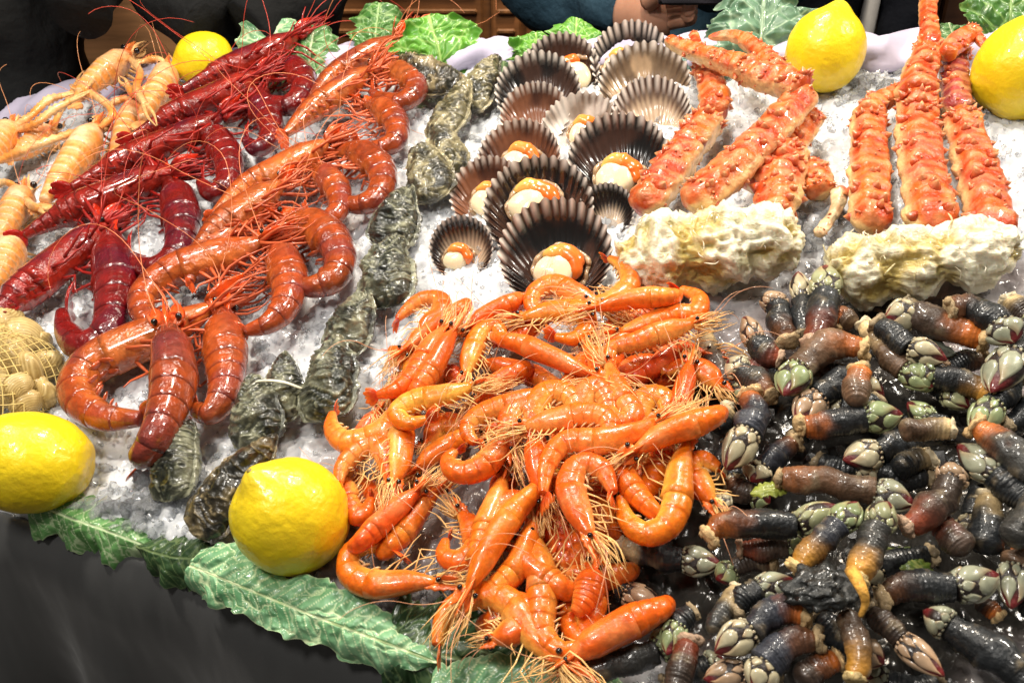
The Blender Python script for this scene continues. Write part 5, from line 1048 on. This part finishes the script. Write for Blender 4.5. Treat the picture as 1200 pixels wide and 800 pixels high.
# ------------------------------------------------------------------ goose barnacles: (stalk from base to head, tip of head, layer, tone, base colour, radius in px, options)
BR = [
 ([(924, 400), (917, 380), (910, 360)], (901, 340), 2, 'black', 'brown', 16, {}), ([(942, 392), (941, 370), (941, 352)], (935, 314), 2, 'black', 'none', 13, {}), ([(952, 402), (960, 375), (967, 345)], (968, 306), 3, 'black', 'red', 17, {}),
 ([(826, 390), (834, 412), (850, 440), (866, 452)], (880, 470), 1, 'brown', 'cream', 13, {}), ([(914, 420), (900, 416), (886, 402)], (869, 368), 2, 'black', 'red', 15, {}),
 ([(1012, 408), (985, 405), (955, 416), (936, 432)], (916, 468), 3, 'tan', 'orange', 18, {}), ([(903, 464), (888, 450), (870, 436)], (850, 420), 2, 'grey', 'brown', 15, {}),
 ([(878, 462), (884, 484), (876, 508)], (847, 556), 3, 'blue', 'orange', 18, {}), ([(852, 478), (846, 492), (841, 506)], (838, 516), 1, 'black', 'cream', 12, dict(nohead=True)),
 ([(1010, 436), (985, 450), (958, 466)], (930, 500), 2, 'black', 'none', 17, {}), ([(938, 498), (968, 497), (1012, 490)], (1064, 484), 3, 'black', 'orange', 17, {}),
 ([(932, 518), (912, 532), (892, 548)], (878, 566), 1, 'blue', 'brown', 16, {}), ([(914, 560), (945, 563), (985, 571), (1026, 576)], (1078, 593), 3, 'tan', 'brown', 18, {}),
 ([(1074, 506), (1054, 518), (1030, 530)], (982, 540), 2, 'black', 'none', 17, {}), ([(1152, 396), (1122, 388), (1092, 376), (1070, 368)], (1032, 374), 3, 'brown', 'orange', 18, {}),
 ([(1114, 362), (1136, 360), (1162, 374), (1172, 382)], (1192, 404), 4, 'black', 'brown', 19, {}), ([(1028, 380), (1044, 392), (1066, 408)], (1116, 424), 3, 'black', 'none', 15, {}),
 ([(1012, 380), (1030, 402), (1044, 422), (1060, 434)], (1098, 456), 2, 'tan', 'cream', 14, {}), ([(1007, 432), (1006, 452), (1004, 474)], (994, 496), 4, 'tan', 'orange', 15, dict(nohead=True)),
 ([(1166, 466), (1140, 452), (1112, 446), (1094, 442)], (1060, 440), 2, 'black', 'yellow', 17, {}), ([(1222, 376), (1202, 396), (1186, 416)], (1158, 466), 3, 'grey', 'none', 20, {}),
 ([(1114, 502), (1086, 500), (1056, 508)], (1030, 520), 4, 'tan', 'cream', 15, dict(nohead=True)), ([(1188, 444), (1176, 460), (1164, 474)], (1136, 514), 2, 'black', 'none', 16, {}),
 ([(1144, 500), (1166, 514), (1192, 534), (1216, 556)], (1240, 580), 4, 'grey', 'orange', 19, {}), ([(1206, 590), (1188, 574), (1168, 556)], (1116, 516), 3, 'black', 'none', 19, {}),
 ([(1112, 506), (1100, 500), (1090, 492)], (1060, 468), 1, 'black', 'none', 13, {}), ([(1088, 536), (1070, 542), (1048, 552)], (1024, 560), 2, 'black', 'cream', 16, dict(nohead=True)),
 ([(1062, 617), (1082, 608), (1104, 588), (1114, 566)], (1120, 540), 4, 'brown', 'red', 18, {}), ([(1098, 604), (1110, 624), (1134, 648)], (1160, 668), 3, 'brown', 'red', 16, dict(nohead=True)),
 ([(1160, 582), (1158, 608), (1156, 648)], (1150, 670), 2, 'black', 'cream', 19, dict(nohead=True)), ([(1222, 586), (1204, 606), (1184, 636)], (1172, 650), 4, 'grey', 'none', 20, dict(nohead=True)), ([(1208, 640), (1196, 652), (1188, 664)], (1184, 720), 2, 'tan', 'orange', 16, {}),
 ([(832, 628), (850, 616), (890, 614), (934, 616)], (992, 590), 4, 'black', 'orange', 18, {}), ([(868, 642), (894, 642), (922, 640)], (952, 644), 2, 'brown', 'red', 14, {}),
 ([(728, 640), (752, 646), (776, 652), (800, 656)], (850, 660), 1, 'black', 'cream', 16, {}), ([(838, 608), (842, 602), (845, 596)], (851, 572), 2, 'black', 'none', 10, {}),
 ([(934, 664), (956, 642), (982, 616)], (1008, 584), 5, 'blue', 'yellow', 17, {}), ([(1004, 676), (1016, 650), (1028, 618)], (1044, 584), 5, 'grey', 'yellow', 18, {}),
 ([(862, 716), (874, 700), (888, 690)], (938, 678), 3, 'black', 'none', 15, {}), ([(1002, 794), (1004, 770), (1000, 740), (992, 714)], (984, 696), 4, 'tan', 'yellow', 16, dict(nohead=True)),
 ([(1018, 714), (1036, 730), (1056, 750)], (1114, 798), 3, 'brown', 'none', 15, {}), ([(1034, 700), (1060, 690), (1090, 688), (1118, 690)], (1178, 670), 3, 'black', 'brown', 19, {}),
 ([(1218, 816), (1186, 786), (1150, 758), (1112, 734)], (1078, 712), 3, 'black', 'none', 22, {}), ([(1170, 722), (1160, 714), (1146, 702)], (1130, 690), 1, 'brown', 'orange', 12, dict(nohead=True)),
 ([(866, 690), (852, 708), (842, 722), (834, 742)], (826, 760), 3, 'grey', 'cream', 15, dict(nohead=True)), ([(944, 720), (922, 716), (898, 722), (880, 738)], (832, 768), 4, 'blue', 'orange', 18, {}),
 ([(958, 748), (936, 748), (912, 762), (896, 778)], (884, 816), 4, 'blue', 'brown', 19, {}), ([(982, 772), (958, 782), (934, 800)], (910, 830), 3, 'brown', 'orange', 18, dict(nohead=True)),
 ([(808, 750), (802, 770), (794, 796), (790, 815)], (788, 830), 3, 'brown', 'red', 18, dict(nohead=True)), ([(912, 790), (890, 786), (872, 786)], (818, 796), 3, 'black', 'none', 15, {}),
 ([(706, 652), (714, 674), (734, 694)], (790, 722), 1, 'black', 'none', 15, {}), ([(672, 778), (704, 778), (744, 770), (770, 762)], (802, 738), 1, 'grey', 'brown', 18, {}),
 ([(812, 716), (802, 724), (794, 732)], (780, 772), 2, 'black', 'none', 14, {}), ([(1182, 352), (1194, 362), (1206, 372)], (1226, 390), 1, 'brown', 'cream', 14, {}), ([(1062, 352), (1078, 362), (1092, 366)], (1110, 372), 1, 'brown', 'cream', 9, dict(nohead=True)),
 ([(975, 380), (985, 372), (1000, 382)], (1016, 396), 2, 'tan', 'orange', 15, dict(nohead=True)), ([(850, 560), (866, 575), (885, 580)], (905, 590), 0, 'brown', 'brown', 14, {}), ([(1030, 470), (1010, 480), (985, 478)], (960, 480), 1, 'black', 'none', 15, {}),
 ([(1150, 420), (1130, 426), (1112, 432)], (1082, 440), 1, 'black', 'brown', 14, {}), ([(1090, 560), (1060, 560), (1030, 552)], (1000, 550), 1, 'black', 'none', 15, {}), ([(960, 540), (980, 548), (1005, 552)], (1030, 560), 1, 'black', 'none', 15, {}),
 ([(1090, 650), (1060, 655), (1030, 665)], (1000, 680), 1, 'black', 'none', 16, {}), ([(1140, 560), (1150, 580), (1140, 610)], (1130, 640), 1, 'black', 'none', 15, {}), ([(905, 660), (880, 660), (860, 668)], (836, 680), 1, 'brown', 'brown', 14, {}),
 ([(960, 720), (985, 745), (1010, 760)], (1040, 780), 1, 'black', 'none', 16, {}), ([(870, 440), (900, 430), (930, 440)], (955, 450), 1, 'black', 'red', 15, {}), ([(1180, 500), (1200, 490), (1220, 470)], (1240, 450), 1, 'black', 'none', 16, {}),
 ([(855, 520), (850, 540), (860, 560)], (866, 584), 0, 'black', 'none', 13, {}), ([(1060, 420), (1085, 440), (1110, 460)], (1140, 480), 1, 'black', 'none', 15, {}), ([(960, 430), (980, 440), (1010, 455)], (1040, 466), 1, 'black', 'brown', 15, {}),
 ([(1200, 680), (1210, 700), (1220, 730)], (1225, 760), 1, 'black', 'none', 15, {}), ([(780, 800), (800, 790), (830, 780)], (850, 770), 0, 'black', 'none', 15, {}), ([(1100, 800), (1070, 805), (1040, 800)], (1010, 790), 0, 'black', 'none', 16, {}),
]
cent = [tuple(np.mean([p[:2] for p in s[0]], 0)) for s in BR]; rn, nrow = row_names(cent, 11)
TN = {'black': 'black', 'blue': 'bluish grey', 'brown': 'brown', 'grey': 'grey ringed', 'tan': 'tan'}
for ii, (st, tp, ly, tn, bc, rp, op) in enumerate(BR):
    xm, ym = st[len(st) // 2][:2]; hh = .009 + .0085 * ly; r = rp * .97 * ppm(xm, ym, hh); r_, c_ = rn[ii]
    bt = '' if bc == 'none' else f' with {bc} base'
    lb = f'{TN[tn]} goose barnacle{bt}, {ORD[c_]} from left in {ORD[r_]} row from back'
    barnacle(st, tp, hh, r, ii, tn, bc, lb, **op)

# ------------------------------------------------------------------ leaves
G4 = ((0.045, 0.15, 0.03), (0.12, 0.29, 0.09), (0.50, 0.60, 0.36)); PALE = ((0.11, 0.30, 0.13), (0.24, 0.47, 0.25), (0.72, 0.82, 0.48)); BRI = ((0.05, 0.20, 0.012), (0.11, 0.33, 0.025), (0.34, 0.55, 0.14)); DRK = ((0.012, 0.035, 0.012), (0.03, 0.075, 0.022), (0.14, 0.20, 0.08))
LAT = -UP * .75 - FWD * .35
leaf([P(222, 662, .010), P(290, 690, .012), P(370, 722, .010), P(450, 752, .008), P(512, 776, .004)], .0165, LAT, 1, 'long pale green kale leaf with white veins draped over the front edge', PALE, arch=.45, ruffle=.28, cell=5, base=.8, blister=.16, n=200, k=100)
leaf([P(445, 748, .004), P(480, 758, .006), P(520, 768, .004), P(572, 776, .0)], .026, LAT, 2, 'dark green kale leaf under the front shrimp tail', DRK, arch=.4, cell=8, base=.7)
leaf([P(505, 806, .006), P(580, 802, .008), P(650, 800, .008), P(735, 806, .002)], .016, LAT, 3, 'pale kale leaf edge along the bottom of the picture', PALE, arch=.4, cell=7, base=.6)
leaf([P(34, 588, .006), P(80, 606, .004), P(120, 620, .002), P(172, 640, -.002)], .019, LAT, 4, 'kale leaf with dark folded edge below the lying lemon', G4, arch=.7, ruffle=.14, cell=7, base=.7)
leaf([P(160, 640, -.002), P(200, 652, .0), P(240, 654, .002), P(275, 650, .004)], .017, LAT, 5, 'dark thin leaf poking from the ice beside the lemon', DRK, arch=.5, cell=7)
leaf([P(520, 742, .002), P(560, 760, .004), P(610, 778, .004), P(660, 790, .0)], .024, LAT, 6, 'dark kale leaf in shade beneath the hooked front shrimp', DRK, arch=.3, cell=8, base=.7)
def standing(x, y0, y1, wpx, seed, label, cols, dx=0, back=.02, **kw):
    b = P(x, y0, 0); m = ppm(x, y0); H = (y0 - y1) * m * 1.5; t = RIGHT * dx * m
    up = np.array([0, 0, 1.0]) * .9 + FWD * .25
    leaf([b - up * .02, b + up * H * .35 + t * .3, b + up * H * .7 + t * .7 + FWD * back * .5, b + up * H * 1.0 + t + FWD * back], wpx * m / 2, RIGHT, seed, label, cols, tipw=.45, **{**dict(cell=9, blister=.07), **kw})
standing(322, 92, 24, 70, 11, 'pale crinkled kale leaf behind the dark red prawn heads', PALE, -14, arch=.2, base=.6)
standing(362, 92, 38, 66, 12, 'rounded green kale leaf beside the ring-curled red prawn', G4, 6, arch=.2, base=.7)
standing(440, 70, 12, 64, 13, 'kale leaf with folded tip behind the rearmost orange prawn', ((0.03, .12, .02), (.08, .22, .04), (.30, .45, .18)), 4, arch=.3, base=.6)
standing(520, 84, 26, 98, 14, 'bright green kale leaf leaning over the crosswise oyster', BRI, -18, arch=.15, base=.8)
standing(632, 80, 40, 66, 15, 'green kale leaf behind the large dark scallop', BRI, -4, arch=.2, base=.8)
standing(672, 78, 27, 66, 16, 'bright kale leaf between the two rearmost scallops', BRI, 4, arch=.2, base=.8)
standing(590, 100, 72, 60, 17, 'dark shaded leaf below the lilac cloth', DRK, 0, arch=.2, base=.8)
standing(886, 86, 8, 128, 18, 'large crinkled blue green kale leaf beside the upright lemon', ((.06, .14, .08), (.13, .24, .15), (.32, .45, .30)), 10, arch=.15, base=.7, blister=.09, ruffle=.22)
standing(1176, 62, -22, 110, 19, 'smooth dark green leaf behind the edge lemon', ((.03, .10, .015), (.07, .19, .03), (.22, .36, .1)), 10, arch=.15, base=.7)
standing(1118, 78, 30, 50, 20, 'small green leaf behind the crab leg joint', G4, 0, arch=.2)
standing(806, 84, 56, 50, 21, 'bluish leaf scrap between scallops and crab claw', ((.05, .13, .12), (.12, .25, .22), (.3, .42, .35)), 0, arch=.2)
for (a_, b_, w_, hh, sd, lb, cc) in (((879, 578), (924, 572), 11, .030, 31, 'small yellow green bay leaf among the goose barnacles', ((.16, .20, .02), (.26, .31, .04), (.40, .42, .1))),
                                     ((1040, 640), (1094, 678), 16, .020, 32, 'green leaf scrap in the shadow between barnacle stalks', ((.05, .09, .012), (.10, .16, .02), (.30, .30, .08))),
                                     ((1070, 400), (1120, 414), 11, .026, 33, 'grey green leaf scrap among the rear barnacles', ((.05, .055, .045), (.09, .10, .08), (.16, .17, .13)))):
    A, B = P(*a_, hh), P(*b_, hh)
    leaf([A, A * .67 + B * .33 + BN * .002, A * .33 + B * .67 + BN * .002, B], w_ * ppm(*a_, hh), np.cross(BN, B - A), sd, lb, cc, name='leaf_scrap', group='leaf scraps in the barnacles', arch=.2, ruffle=.05, cell=8, base=.1, n=40, k=26)
# crumpled black membrane on top of the barnacles
c = P(962, 690, .054); m = ppm(962, 690, .054)
def crump(X): 
    return X * (1 + .42 * (1 - np.abs(noise(X, 1.5, 77, 3)) * 2) * .6 + .25 * noise(X, 3.2, 78, 3))[..., None]
mb = MB(); mb.ball(c, (34 * m, 26 * m, 12 * m), (0.014, 0.015, 0.014), 60, 40, rot=np.stack([BU, BV, BN]), fn=crump)
tag(mb.build('seaweed', 'barnacle_skin', origin=c), 'crumpled black seaweed lump on the yellow based barnacles', 'seaweed')
mb = MB(); mb.tube(spline([P(998, 668, .062), P(1010, 690, .066), P(1014, 706, .062), P(1008, 722, .058)], 24), np.interp(np.linspace(0, 1, 24), [0, .4, 1], [8 * m, 7 * m, 2.5 * m]), 12, (0.70, 0.36, 0.06))
tag(mb.build('yellow_root', 'crust', origin=P(1008, 700, .05)), 'yellow root hanging over the black seaweed lump', 'barnacle root')
